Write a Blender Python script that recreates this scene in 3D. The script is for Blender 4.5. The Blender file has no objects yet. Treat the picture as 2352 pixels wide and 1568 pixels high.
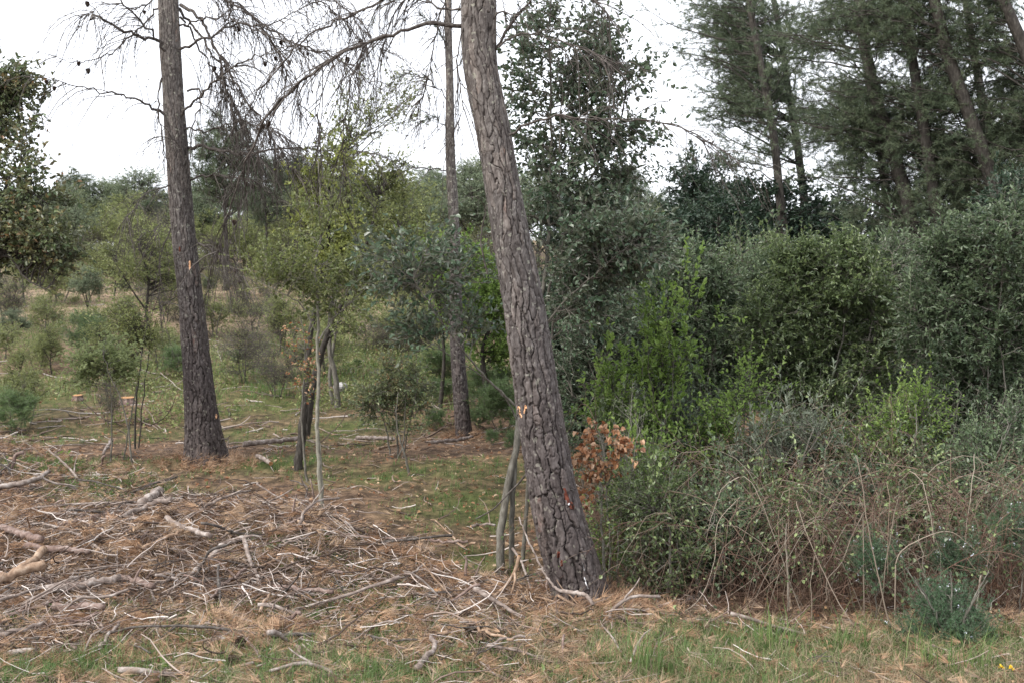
import bpy, math
import numpy as np

# ---------------------------------------------------------------- camera, sky, sun, exposure
C = bpy.context.scene.collection
scene = bpy.context.scene
FPX, CX, HY, CAMZ = 2308.0, 1176.0, 784.0, 1.6
cam_data = bpy.data.cameras.new('camera')
cam = bpy.data.objects.new('camera', cam_data); C.objects.link(cam)
cam.location = (0, 0, CAMZ); cam.rotation_euler = (math.radians(90), 0, 0)
cam_data.sensor_width = 36; cam_data.lens = 36 * FPX / 2352
cam_data.clip_start = .05; cam_data.clip_end = 2000
cam_data.dof.use_dof = True; cam_data.dof.focus_distance = 6.6; cam_data.dof.aperture_fstop = 4.5
scene.camera = cam

SUN_EL, SUN_AZ = math.radians(48), math.radians(-35)     # azimuth from +Y towards +X
world = bpy.data.worlds.new('World'); scene.world = world; world.use_nodes = True
nt = world.node_tree; nt.nodes.clear()
sky = nt.nodes.new('ShaderNodeTexSky'); sky.sky_type = 'NISHITA'; sky.sun_disc = False
sky.sun_elevation = SUN_EL; sky.sun_rotation = math.radians(180) + SUN_AZ; sky.dust_density = 6; sky.ozone_density = 1
mix = nt.nodes.new('ShaderNodeMix'); mix.data_type = 'RGBA'; mix.inputs[0].default_value = .86
mix.inputs[7].default_value = (10.6, 10.9, 11.6, 1)
bg = nt.nodes.new('ShaderNodeBackground'); bg.inputs[1].default_value = .1
wo = nt.nodes.new('ShaderNodeOutputWorld')
nt.links.new(sky.outputs[0], mix.inputs[6]); nt.links.new(mix.outputs[2], bg.inputs[0]); nt.links.new(bg.outputs[0], wo.inputs[0])
sd = bpy.data.lights.new('sun', 'SUN'); sd.energy = 2.2; sd.angle = math.radians(20); sd.color = (1, .965, .91)
sun = bpy.data.objects.new('sun', sd); C.objects.link(sun)
from mathutils import Vector
SUN_FROM = Vector((-.62, -.45, .75))
sky.sun_elevation = math.asin(SUN_FROM.normalized().z); sky.sun_rotation = math.atan2(SUN_FROM.x, SUN_FROM.y)
sun.rotation_euler = SUN_FROM.to_track_quat('Z', 'Y').to_euler(); sun.location = (-8, -6, 12)
vs = scene.view_settings; vs.view_transform = 'Standard'; vs.look = 'None'; vs.gamma = 1; vs.exposure = .9
scene.cycles.max_bounces = 4; scene.cycles.diffuse_bounces = 1; scene.cycles.glossy_bounces = 1; scene.cycles.transmission_bounces = 2
scene.cycles.use_denoising = True
scene.cycles.denoiser = 'OPENIMAGEDENOISE'; scene.cycles.denoising_input_passes = 'RGB_ALBEDO_NORMAL'; scene.cycles.denoising_prefilter = 'ACCURATE'

R = np.random.default_rng(7)
A = np.array

# ---------------------------------------------------------------- noise
def _h(i, j, k, s):
    n = (i.astype(np.int64) * 374761393 + j.astype(np.int64) * 668265263 + k.astype(np.int64) * 2147483647 + s * 1274126177) & 0xffffffff
    n = ((n ^ (n >> 13)) * 1274126177) & 0xffffffff
    return ((n ^ (n >> 16)) & 0xffff) / 65535.0
def vnoise(x, y, z=0.0, s=0):
    x, y, z = np.broadcast_arrays(np.asarray(x, float), np.asarray(y, float), np.asarray(z, float))
    i, j, k = np.floor(x), np.floor(y), np.floor(z); u, v, w = x - i, y - j, z - k
    u, v, w = [t * t * (3 - 2 * t) for t in (u, v, w)]
    r = 0
    for a in (0, 1):
        for b in (0, 1):
            for c in (0, 1):
                r = r + (u if a else 1 - u) * (v if b else 1 - v) * (w if c else 1 - w) * _h(i + a, j + b, k + c, s)
    return r
def fbm(x, y, z=0.0, s=0, o=4):
    r, a, t = 0, .5, 0
    for n in range(o):
        r = r + a * vnoise(np.asarray(x) * 2 ** n, np.asarray(y) * 2 ** n, np.asarray(z) * 2 ** n, s + n); t += a; a *= .5
    return r / t
def sstep(a, b, x):
    t = np.clip((x - a) / (b - a), 0, 1); return t * t * (3 - 2 * t)

# ---------------------------------------------------------------- ground height and picture helpers
GY = A([-60, 0, 6.5, 8, 10.4, 13, 16, 20, 30, 45, 60, 90, 300.])
GZ = A([-.4, 0, 0, .1, .36, .34, .75, 1.45, 3.4, 5.5, 6.2, 5.5, -4.])
def gz(x, y):
    x = np.asarray(x, float); y = np.asarray(y, float)
    z = np.interp(y, GY, GZ)
    z = z + .17 * np.exp(-((x + 2.6) / 1.5) ** 2 - ((y - 7.6) / .9) ** 2)
    z = z + sstep(9, 20, y) * np.clip(-x, -8, 12) * .02
    z = z + .10 * (fbm(x * .5, y * .5, 0, 3, 3) - .5) * sstep(3, 8, y) + .06 * (fbm(x * 2.1, y * 2.1, 0, 9, 3) - .5)
    z = z + sstep(16, 40, y) * (fbm(x * .09, y * .09, 0, 5, 2) - .5) * 1.6
    return z
def Wd(px, py, Y):                      # a point of the picture at a depth Y
    return A([(px - CX) / FPX * Y, Y, CAMZ + (HY - py) / FPX * Y])
def ground_hit(px, py):
    ys = np.arange(3.0, 120, .02)
    zr = CAMZ + (HY - py) / FPX * ys
    g = gz((px - CX) / FPX * ys, ys)
    k = np.argmax(zr <= g)
    y = ys[k] if zr[k] <= g[k] else 60.0
    return A([(px - CX) / FPX * y, y, gz((px - CX) / FPX * y, y)])
def green_mask(x, y):
    m = .7 * sstep(.60, .72, fbm(x * .55 + 7, y * .7, 0, 21, 3))
    for (px, py, rx, ry) in GREENS:
        pass
    for c, rx, ry in GREEN_C:
        m = np.maximum(m, np.exp(-((x - c[0]) / rx) ** 2 - ((y - c[1]) / ry) ** 2) * 1.15)
    m = m * (1 - .45 * np.exp(-((x + 2.2) / 1.7) ** 2 - ((y - 7.3) / 1.3) ** 2))
    return np.clip(m * (.35 + .9 * fbm(x * 3, y * 3, 0, 31, 3)), 0, 1)
GREENS = []
GREEN_C = []
for px, py, rx, ry in [(620, 1060, .9, .5), (790, 985, .9, .8), (40, 930, 1.3, 1.6), (560, 900, 1.3, 1.2), (480, 1060, .6, .3), (390, 1140, .45, .3),
                       (650, 930, 1., 1.), (250, 1540, .35, .2), (90, 1545, .4, .2), (20, 1440, .2, .15), (230, 1400, .2, .1), (560, 940, .7, .5), (1110, 1190, .3, .5), (900, 1090, .5, .5), (1060, 1160, .5, .8), (1100, 1290, .3, .35), (160, 1065, 1., .35), (1420, 1560, .8, .35),
                       (1700, 1500, 1.2, .4), (2100, 1530, 1.2, .5), (430, 1545, 1.0, .25), (560, 800, 2.5, 1.5), (840, 880, 1.2, 1.5), (700, 1050, .5, .5)]:
    c = ground_hit(px, py); GREEN_C.append((c, rx, ry))

# ---------------------------------------------------------------- object helpers
def mesh_obj(name, V, F, m, parent=None, attrs=None, smooth=False, origin=None, link=True):
    V = np.asarray(V, np.float32).reshape(-1, 3); F = np.asarray(F, np.int32); n = F.shape[1]
    if origin is not None: V = V - np.asarray(origin, np.float32)
    me = bpy.data.meshes.new(name)
    me.vertices.add(len(V)); me.vertices.foreach_set('co', V.ravel())
    me.loops.add(F.size); me.loops.foreach_set('vertex_index', F.ravel())
    me.polygons.add(len(F)); me.polygons.foreach_set('loop_start', np.arange(0, F.size, n, dtype=np.int32))
    me.polygons.foreach_set('loop_total', np.full(len(F), n, np.int32))
    me.polygons.foreach_set('use_smooth', np.full(len(F), smooth))
    me.update(calc_edges=True)
    for k, (dom, val) in (attrs or {}).items():
        a = me.attributes.new(k, 'FLOAT', dom); a.data.foreach_set('value', np.asarray(val, np.float32))
    me.materials.append(m)
    o = bpy.data.objects.new(name, me)
    C.objects.link(o)
    if parent is not None: o.parent = parent
    return o
def thing(name, label, cat, loc, group=None):
    o = bpy.data.objects.new(name, None); C.objects.link(o); o.empty_display_size = .2
    o.location = [float(v) for v in loc]; o['label'] = label; o['category'] = cat
    if group: o['group'] = group
    return o
def tag(o, label, cat, group=None):
    o['label'] = label; o['category'] = cat
    if group: o['group'] = group
    return o
def stuff(o, label=None, cat=None):
    o['kind'] = 'stuff'
    if label: o['label'] = label; o['category'] = cat
    return o
def copy_thing(root, loc, rot, scl, label, group=None):
    r = root.copy(); C.objects.link(r); r.location = [float(v) for v in loc]; r.rotation_euler = (0, 0, rot); r.scale = scl
    r['label'] = label
    if group: r['group'] = group
    for ch in list(root.children):
        c = ch.copy(); C.objects.link(c); c.parent = r
        for g in ch.children:
            d = g.copy(); C.objects.link(d); d.parent = c
    return r

def nrm(v): return v / (np.linalg.norm(v, axis=-1, keepdims=True) + 1e-9)
def tubes(P, Rr, k=5):
    """P (B,n,3) centre lines, Rr (B,n) radii -> verts, quads"""
    P = np.asarray(P, float); B, n, _ = P.shape
    T = nrm(np.gradient(P, axis=1))
    ref = np.where(np.abs(T[:, :1, 2:3]) > .75, A([1., .13, 0]), A([0., .13, 1.]))
    N = nrm(ref - (ref * T).sum(-1, keepdims=True) * T); Bn = np.cross(T, N)
    th = np.arange(k) * 2 * math.pi / k
    V = P[:, :, None] + Rr[:, :, None, None] * (np.cos(th)[:, None] * N[:, :, None] + np.sin(th)[:, None] * Bn[:, :, None])
    i = np.arange(n - 1)[:, None] * k; j = np.arange(k)[None]; j2 = (j + 1) % k
    q = np.stack([i + j, i + j2, i + k + j2, i + k + j], -1).reshape(-1, 4)
    F = (q[None] + (np.arange(B) * n * k)[:, None, None]).reshape(-1, 4)
    return V.reshape(-1, 3), F
def capped(P, rad):
    d0 = nrm(P[1] - P[0]); d1 = nrm(P[-1] - P[-2])
    P2 = np.concatenate([[P[0] - d0 * .0015], P, [P[-1] + d1 * .0015]]); r2 = np.concatenate([[rad[0] * .03], rad, [rad[-1] * .03]]); return P2[None], r2[None]
def merge(parts):
    Vs, Fs, o = [], [], 0
    for V, F in parts:
        Vs.append(V); Fs.append(F + o); o += len(V)
    return np.concatenate(Vs), np.concatenate(Fs)
def smooth_path(pts, n):
    pts = np.asarray(pts, float); m = len(pts)
    if m == 2: return pts[0] + (pts[1] - pts[0]) * np.linspace(0, 1, n)[:, None]
    d = np.concatenate([[0], np.cumsum(np.linalg.norm(np.diff(pts, axis=0), axis=1))]); s = np.linspace(0, d[-1], n)
    tan = np.gradient(pts, d, axis=0)
    k = np.clip(np.searchsorted(d, s, side='right') - 1, 0, m - 2); h = (d[k + 1] - d[k])[:, None]; t = ((s - d[k])[:, None]) / h
    return (2 * t**3 - 3 * t**2 + 1) * pts[k] + (t**3 - 2 * t**2 + t) * h * tan[k] + (-2 * t**3 + 3 * t**2) * pts[k + 1] + (t**3 - t**2) * h * tan[k + 1]
def grow(start, dirs, L, n=4, wob=.25, trop=0., rng=R):
    """B branches as (B,n,3) lines; trop > 0 turns them up, < 0 lets them hang"""
    B = len(start); P = np.zeros((B, n, 3)); P[:, 0] = start; d = nrm(dirs); st = (L / (n - 1))[:, None]
    for i in range(1, n):
        d = nrm(d + rng.normal(0, wob, (B, 3)) + A([0, 0, trop]))
        P[:, i] = P[:, i - 1] + d * st
    return P
def spawn(P, per, t0, t1, spread=.9, rng=R):
    """start points and directions of side shoots on lines P"""
    B, n, _ = P.shape; b = np.repeat(np.arange(B), per); t = rng.uniform(t0, t1, len(b)) * (n - 1)
    i = np.minimum(t.astype(int), n - 2); f = (t - i)[:, None]
    s = P[b, i] * (1 - f) + P[b, i + 1] * f
    d = nrm(P[b, i + 1] - P[b, i]); r = nrm(rng.normal(0, 1, (len(b), 3)))
    return s, nrm(d + r * spread), b
def leaf_mesh(p, d, size, wid=.45, fold=.25, tint=None, rng=R, shape='hex'):
    n = len(p); d = nrm(d); size = (np.ones(n) * size)[:, None]
    s = nrm(np.cross(d, nrm(rng.normal(0, 1, (n, 3)) + A([0, 0, 1.2])))); u = np.cross(s, d)
    w = size * wid * rng.uniform(.8, 1.2, (n, 1))
    if shape == 'tri':                                   # a folded diamond of two triangles
        V = np.stack([p, p + d * size * .5 + s * w * .5 + u * w * fold, p + d * size, p + d * size * .5 - s * w * .5 + u * w * fold], 1)
        f = A([[0, 1, 2], [0, 2, 3]])
    else:
        V = np.stack([p, p + d * size * .3 + s * w * .5 + u * w * fold, p + d * size * .72 + s * w * .38 + u * w * fold * .7, p + d * size - u * size * .08,
                      p + d * size * .72 - s * w * .38 + u * w * fold * .7, p + d * size * .3 - s * w * .5 + u * w * fold], 1)
        f = A([[0, 1, 2, 3], [0, 3, 4, 5]])
    k = V.shape[1]
    F = (f[None] + (np.arange(n) * k)[:, None, None]).reshape(-1, f.shape[1])
    if tint is None: tint = rng.uniform(0, 1, n)
    return V.reshape(-1, 3), F, np.repeat(tint, len(f))
def needle_mesh(p, d, per, L, w, spread=.5, rng=R, tint=None):
    n = len(p) * per; pp = np.repeat(p, per, 0); dd = nrm(np.repeat(nrm(d), per, 0) + rng.normal(0, spread, (n, 3)))
    s = nrm(np.cross(dd, rng.normal(0, 1, (n, 3)))) * w * .5; L = (L * rng.uniform(.6, 1.1, n))[:, None]
    V = np.stack([pp - s, pp + s, pp + dd * L], 1).reshape(-1, 3)
    t = np.repeat(rng.uniform(0, 1, len(p)) if tint is None else tint, per) * .7 + rng.uniform(0, .3, n)
    return V, np.arange(n * 3).reshape(-1, 3), t
def in_ball(n, rng=R, power=2.2):
    v = nrm(rng.normal(0, 1, (n, 3))); return v * (rng.uniform(0, 1, (n, 1)) ** (1 / power))

# ---------------------------------------------------------------- materials
def new_mat(name):
    m = bpy.data.materials.new(name); m.use_nodes = True; t = m.node_tree; t.nodes.clear()
    out = t.nodes.new('ShaderNodeOutputMaterial'); return m, t, out
def ramp(t, cols):
    r = t.nodes.new('ShaderNodeValToRGB'); e = r.color_ramp.elements
    while len(e) < len(cols): e.new(.5)
    for k, (p, c) in enumerate(cols): e[k].position = p; e[k].color = (*c, 1)
    return r
def tint_mat(name, cols, rough=.5, transl=.25, spec=.35, back=None, gain=1.6):
    m, t, out = new_mat(name)
    at = t.nodes.new('ShaderNodeAttribute'); at.attribute_name = 'tint'
    n = len(cols); r = ramp(t, [(k / max(1, n - 1), c) for k, c in enumerate(cols)]); t.links.new(at.outputs['Fac'], r.inputs[0])
    oi = t.nodes.new('ShaderNodeObjectInfo'); hs = t.nodes.new('ShaderNodeHueSaturation')
    mr = t.nodes.new('ShaderNodeMapRange'); mr.inputs[3].default_value = .8; mr.inputs[4].default_value = 1.2
    t.links.new(oi.outputs['Random'], mr.inputs[0]); t.links.new(mr.outputs[0], hs.inputs['Value']); t.links.new(r.outputs[0], hs.inputs['Color'])
    col = hs.outputs[0]
    if back:
        g = t.nodes.new('ShaderNodeNewGeometry'); mx = t.nodes.new('ShaderNodeMix'); mx.data_type = 'RGBA'
        t.links.new(g.outputs['Backfacing'], mx.inputs[0]); t.links.new(col, mx.inputs[6]); mx.inputs[7].default_value = (*back, 1); col = mx.outputs[2]
    b = t.nodes.new('ShaderNodeBsdfPrincipled'); b.inputs['Roughness'].default_value = rough; b.inputs['Specular IOR Level'].default_value = spec
    t.links.new(col, b.inputs['Base Color'])
    if transl > 0:
        tr = t.nodes.new('ShaderNodeBsdfTranslucent'); ms = t.nodes.new('ShaderNodeMixShader'); ms.inputs[0].default_value = transl
        vm = t.nodes.new('ShaderNodeVectorMath'); vm.operation = 'SCALE'; vm.inputs['Scale'].default_value = gain
        t.links.new(r.outputs[0], vm.inputs[0]); t.links.new(vm.outputs[0], tr.inputs[0])
        t.links.new(b.outputs[0], ms.inputs[1]); t.links.new(tr.outputs[0], ms.inputs[2]); t.links.new(ms.outputs[0], out.inputs[0])
    else: t.links.new(b.outputs[0], out.inputs[0])
    return m
def bark_mat(name, cols, scale=30, stretch=.25, rough=.85, bump=.4, dist=.004, cav=False, fiss=(.024, .019, .017)):
    m, t, out = new_mat(name)
    tc = t.nodes.new('ShaderNodeTexCoord'); mp = t.nodes.new('ShaderNodeMapping'); mp.inputs['Scale'].default_value = (1, 1, stretch)
    no = t.nodes.new('ShaderNodeTexNoise'); no.inputs['Scale'].default_value = scale; no.inputs['Detail'].default_value = 6; no.inputs['Roughness'].default_value = .65
    n = len(cols); r = ramp(t, [(.3 + .42 * k / max(1, n - 1), c) for k, c in enumerate(cols)])
    t.links.new(tc.outputs['Object'], mp.inputs[0]); t.links.new(mp.outputs[0], no.inputs[0]); t.links.new(no.outputs[0], r.inputs[0])
    col = r.outputs[0]
    if cav:
        at = t.nodes.new('ShaderNodeAttribute'); at.attribute_name = 'plate'
        mx = t.nodes.new('ShaderNodeMix'); mx.data_type = 'RGBA'; mx.inputs[6].default_value = (*fiss, 1)
        t.links.new(at.outputs['Fac'], mx.inputs[0]); t.links.new(col, mx.inputs[7]); col = mx.outputs[2]
        # every plate has its own shade, some have flaked to red, some carry pale lichen
        at2 = t.nodes.new('ShaderNodeAttribute'); at2.attribute_name = 'shade'
        r2 = ramp(t, [(0, (.78, .76, .76)), (.5, (1, 1, 1)), (.86, (1.25, 1.2, 1.16)), (.95, (1.25, .9, .78)), (1., (1.5, .9, .7))])
        m2 = t.nodes.new('ShaderNodeMix'); m2.data_type = 'RGBA'; m2.blend_type = 'MULTIPLY'; m2.inputs[0].default_value = 1
        t.links.new(at2.outputs['Fac'], r2.inputs[0]); t.links.new(col, m2.inputs[6]); t.links.new(r2.outputs[0], m2.inputs[7]); col = m2.outputs[2]
        l = t.nodes.new('ShaderNodeTexNoise'); l.inputs['Scale'].default_value = 26; l.inputs['Detail'].default_value = 5
        t.links.new(tc.outputs['Object'], l.inputs[0]); lr = ramp(t, [(.61, (0, 0, 0)), (.66, (.75, .75, .75))]); t.links.new(l.outputs[0], lr.inputs[0])
        m3 = t.nodes.new('ShaderNodeMix'); m3.data_type = 'RGBA'; m3.inputs[7].default_value = (.27, .27, .23, 1)
        t.links.new(lr.outputs[0], m3.inputs[0]); t.links.new(col, m3.inputs[6]); col = m3.outputs[2]
    if cav:
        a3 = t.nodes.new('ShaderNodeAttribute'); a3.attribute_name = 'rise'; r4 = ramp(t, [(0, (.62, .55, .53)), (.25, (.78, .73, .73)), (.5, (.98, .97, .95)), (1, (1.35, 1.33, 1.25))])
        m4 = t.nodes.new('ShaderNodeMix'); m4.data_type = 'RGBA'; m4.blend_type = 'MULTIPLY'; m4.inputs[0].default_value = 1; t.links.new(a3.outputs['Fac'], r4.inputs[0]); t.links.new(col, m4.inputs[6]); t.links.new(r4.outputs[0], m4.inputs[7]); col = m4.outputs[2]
    b = t.nodes.new('ShaderNodeBsdfPrincipled'); b.inputs['Roughness'].default_value = rough; b.inputs['Specular IOR Level'].default_value = .25
    t.links.new(col, b.inputs['Base Color'])
    bp = t.nodes.new('ShaderNodeBump'); bp.inputs['Strength'].default_value = bump; bp.inputs['Distance'].default_value = dist
    t.links.new(no.outputs[0], bp.inputs['Height']); t.links.new(bp.outputs[0], b.inputs['Normal'])
    t.links.new(b.outputs[0], out.inputs[0]); return m

M = {}
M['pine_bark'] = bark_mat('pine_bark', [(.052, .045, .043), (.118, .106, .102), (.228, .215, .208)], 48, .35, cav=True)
M['grey_bark'] = bark_mat('grey_bark', [(.06, .052, .042), (.13, .12, .10), (.22, .21, .18)], 45, .3)
M['dark_bark'] = bark_mat('dark_bark', [(.02, .017, .014), (.045, .039, .033), (.10, .092, .08)], 40, .3)
M['dead_wood'] = bark_mat('dead_wood', [(.035, .028, .024), (.08, .068, .06), (.17, .155, .14)], 50, .6)
M['pale_stem'] = bark_mat('pale_stem', [(.12, .11, .085), (.22, .21, .17), (.32, .30, .25)], 60, .3)
M['red_log'] = bark_mat('red_log', [(.075, .05, .042), (.18, .125, .105), (.33, .27, .24)], 22, 1.)
M['grey_log'] = bark_mat('grey_log', [(.085, .062, .052), (.23, .185, .16), (.46, .42, .39)], 20, 1., bump=.7)
M['peeled_log'] = bark_mat('peeled_log', [(.12, .075, .05), (.28, .19, .13), (.44, .34, .255)], 30, .8, bump=.8)
M['cut_wood'] = bark_mat('cut_wood', [(.18, .085, .035), (.38, .20, .09), (.52, .34, .19)], 40, 1.)
M['cone'] = bark_mat('cone', [(.03, .02, .015), (.09, .06, .045), (.18, .13, .10)], 90, 1.)
M['holm'] = tint_mat('holm_leaf', [(.034, .062, .034), (.065, .11, .06), (.105, .16, .09), (.17, .22, .14)], .36, .16, .55, back=(.115, .13, .088))
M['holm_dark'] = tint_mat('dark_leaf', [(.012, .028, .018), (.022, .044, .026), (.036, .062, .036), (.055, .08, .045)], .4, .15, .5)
M['holm_rusty'] = tint_mat('rusty_holm_leaf', [(.045, .075, .032), (.085, .13, .055), (.13, .165, .07), (.19, .19, .085), (.25, .13, .06)], .4, .18, .5, back=(.12, .13, .08))
M['olive'] = tint_mat('olive_leaf', [(.09, .11, .04), (.15, .18, .065), (.21, .24, .085), (.28, .29, .12)], .45, .25, .4)
M['greygreen'] = tint_mat('grey_green_leaf', [(.075, .105, .06), (.13, .17, .10), (.19, .23, .14), (.24, .27, .17)], .5, .2, .4)
M['yellow'] = tint_mat('spring_leaf', [(.11, .13, .045), (.18, .205, .06), (.25, .28, .08), (.31, .32, .12)], .45, .35, .35)
M['pale_yellow'] = tint_mat('pale_leaf', [(.18, .22, .10), (.28, .33, .15), (.38, .43, .21)], .5, .35, .3)
M['bright'] = tint_mat('bright_leaf', [(.06, .10, .024), (.11, .175, .04), (.18, .27, .065), (.24, .33, .09)], .4, .35, .4)
M['shrub'] = tint_mat('shrub_leaf', [(.055, .08, .034), (.10, .14, .055), (.155, .205, .08), (.23, .285, .12)], .38, .22, .55, back=(.07, .10, .045))
M['greyshrub'] = tint_mat('grey_shrub_leaf', [(.038, .062, .033), (.07, .105, .055), (.115, .16, .083), (.18, .235, .13)], .4, .2, .5)
M['silver'] = tint_mat('silver_leaf', [(.085, .11, .07), (.15, .18, .125), (.25, .28, .21)], .5, .2, .4)
M['dead_leaf'] = tint_mat('dead_oak_leaf', [(.16, .06, .03), (.34, .15, .07), (.50, .27, .14), (.60, .42, .29), (.42, .19, .085)], .5, .25, .3, gain=1.1)
M['fresh'] = tint_mat('fresh_oak_leaf', [(.07, .092, .034), (.12, .15, .052), (.18, .21, .075), (.25, .27, .11)], .42, .32, .4)
M['needle'] = tint_mat('pine_needle', [(.045, .07, .042), (.078, .11, .062), (.12, .155, .085), (.17, .19, .11)], .5, .15, .4)
M['feather'] = tint_mat('broom_stem', [(.06, .10, .04), (.10, .155, .06), (.15, .21, .085)], .5, .2, .35)
M['rosemary'] = tint_mat('rosemary_needle', [(.035, .08, .036), (.065, .125, .06), (.12, .18, .10)], .45, .15, .45)
M['litter'] = tint_mat('needle_litter', [(.13, .075, .05), (.29, .17, .105), (.45, .275, .165), (.55, .39, .26), (.34, .27, .22)], .7, 0, .2)
M['twig'] = tint_mat('twig_litter', [(.04, .028, .022), (.12, .085, .068), (.23, .175, .145), (.36, .30, .265), (.54, .49, .455)], .75, 0, .2)
M['chips'] = tint_mat('wood_chip', [(.42, .24, .12), (.60, .38, .20), (.68, .50, .33)], .7, 0, .2)
M['ground_leaf'] = tint_mat('fallen_leaf', [(.16, .07, .035), (.30, .15, .08), (.42, .26, .15), (.45, .36, .26)], .6, .1, .3, gain=1.)
M['grass'] = tint_mat('grass_blade', [(.045, .085, .025), (.08, .14, .04), (.12, .19, .06), (.20, .24, .09)], .5, .3, .3)
M['straw'] = tint_mat('straw_blade', [(.17, .135, .08), (.29, .23, .145), (.40, .33, .22)], .6, .2, .25, gain=1.)
M['undergrowth'] = tint_mat('dry_stem', [(.035, .02, .014), (.085, .05, .035), (.15, .095, .068), (.22, .165, .13)], .7, 0, .2)
M['cane'] = tint_mat('bramble_cane', [(.07, .03, .022), (.13, .08, .055), (.20, .15, .11), (.30, .26, .21)], .55, 0, .3)
M['white_petal'] = tint_mat('white_petal', [(.55, .58, .68), (.75, .76, .8)], .6, .2, .3, gain=1.)
M['yellow_petal'] = tint_mat('yellow_petal', [(.8, .5, .02), (.85, .6, .04)], .6, .2, .3, gain=1.)
M['stone'] = bark_mat('pale_stone', [(.25, .23, .23), (.42, .40, .40), (.55, .53, .53)], 12, 1.)
M['wound'] = bark_mat('fresh_wood', [(.55, .26, .12), (.72, .42, .24), (.78, .56, .38)], 60, .3)
M['resin'] = bark_mat('resin', [(.45, .45, .46), (.62, .62, .64), (.7, .7, .72)], 60, .3, rough=.5)
M['red_bark'] = bark_mat('raw_red_bark', [(.06, .018, .013), (.13, .038, .024), (.20, .08, .05)], 60, .4)

# ---------------------------------------------------------------- ground
def ground_material():
    m, t, out = new_mat('ground')
    N, Lk = t.nodes.new, t.links.new
    tc = N('ShaderNodeTexCoord')
    def noise(s, d=6, r=.6):
        n = N('ShaderNodeTexNoise'); n.inputs['Scale'].default_value = s; n.inputs['Detail'].default_value = d; n.inputs['Roughness'].default_value = r
        Lk(tc.outputs['Object'], n.inputs[0]); return n
    n1 = noise(9, 8, .7); n2 = noise(1.3, 4); n3 = noise(60, 5, .7)
    r1 = ramp(t, [(.3, (.035, .024, .018)), (.45, (.09, .062, .044)), (.6, (.22, .15, .10)), (.75, (.36, .26, .18))]); Lk(n1.outputs[0], r1.inputs[0])
    r3 = ramp(t, [(.3, (.55, .5, .48)), (.7, (1.25, 1.22, 1.2))]); Lk(n3.outputs[0], r3.inputs[0])
    mu = N('ShaderNodeMix'); mu.data_type = 'RGBA'; mu.blend_type = 'MULTIPLY'; mu.inputs[0].default_value = 1
    Lk(r1.outputs[0], mu.inputs[6]); Lk(r3.outputs[0], mu.inputs[7])
    rg = ramp(t, [(.35, (.035, .05, .015)), (.6, (.07, .10, .025)), (.8, (.13, .14, .05))]); Lk(n1.outputs[0], rg.inputs[0])
    at = N('ShaderNodeAttribute'); at.attribute_name = 'green'
    mx = N('ShaderNodeMix'); mx.data_type = 'RGBA'; Lk(at.outputs['Fac'], mx.inputs[0]); Lk(mu.outputs[2], mx.inputs[6]); Lk(rg.outputs[0], mx.inputs[7])
    a2 = N('ShaderNodeAttribute'); a2.attribute_name = 'far'; rf = ramp(t, [(.25, (.10, .08, .05)), (.45, (.24, .18, .12)), (.6, (.36, .27, .19)), (.8, (.20, .22, .09))]); n5 = noise(2.2, 8, .7); Lk(n5.outputs[0], rf.inputs[0])
    mf = N('ShaderNodeMix'); mf.data_type = 'RGBA'; mm = N('ShaderNodeMath'); mm.operation = 'MULTIPLY'; mm.inputs[1].default_value = .75; Lk(a2.outputs['Fac'], mm.inputs[0]); Lk(mm.outputs[0], mf.inputs[0]); Lk(mx.outputs[2], mf.inputs[6]); Lk(rf.outputs[0], mf.inputs[7]); mx = mf
    b = N('ShaderNodeBsdfPrincipled'); b.inputs['Roughness'].default_value = .95; b.inputs['Specular IOR Level'].default_value = .1
    Lk(mx.outputs[2], b.inputs['Base Color'])
    bp = N('ShaderNodeBump'); bp.inputs['Strength'].default_value = .8; bp.inputs['Distance'].default_value = .03
    Lk(n1.outputs[0], bp.inputs['Height']); Lk(bp.outputs[0], b.inputs['Normal']); Lk(b.outputs[0], out.inputs[0])
    return m
xs = np.concatenate([-8 - np.geomspace(.1, 300, 50)[::-1], np.arange(-8, 8.01, .07), 8 + np.geomspace(.1, 300, 50)])
ys = np.concatenate([[-60, -30, -15, -6, 0, 2], np.arange(3.5, 17, .07), 17 + np.geomspace(.1, 380, 110)])
X, Y = np.meshgrid(xs, ys); Z = gz(X, Y)
near = sstep(22, 14, Y)
Z = Z + near * (.03 * (fbm(X * 7, Y * 7, 0, 77, 3) - .5) + .02 * (fbm(X * 25, Y * 25, 0, 78, 2) - .5)) - .005
nx, ny = len(xs), len(ys); idx = np.arange(nx * ny).reshape(ny, nx)
Fg = np.stack([idx[:-1, :-1], idx[:-1, 1:], idx[1:, 1:], idx[1:, :-1]], -1).reshape(-1, 4)
gm = green_mask(X, Y); gm = np.where(Y > 17, np.clip(gm * .5 + .1 * fbm(X * .5, Y * .5, 0, 4, 3), 0, 1), gm * .8)
FAR = sstep(14, 24, Y)
g = mesh_obj('ground', np.stack([X, Y, Z], -1), Fg, ground_material(), attrs={'green': ('POINT', gm.ravel()), 'far': ('POINT', FAR.ravel())}, smooth=True)
g['kind'] = 'structure'

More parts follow.
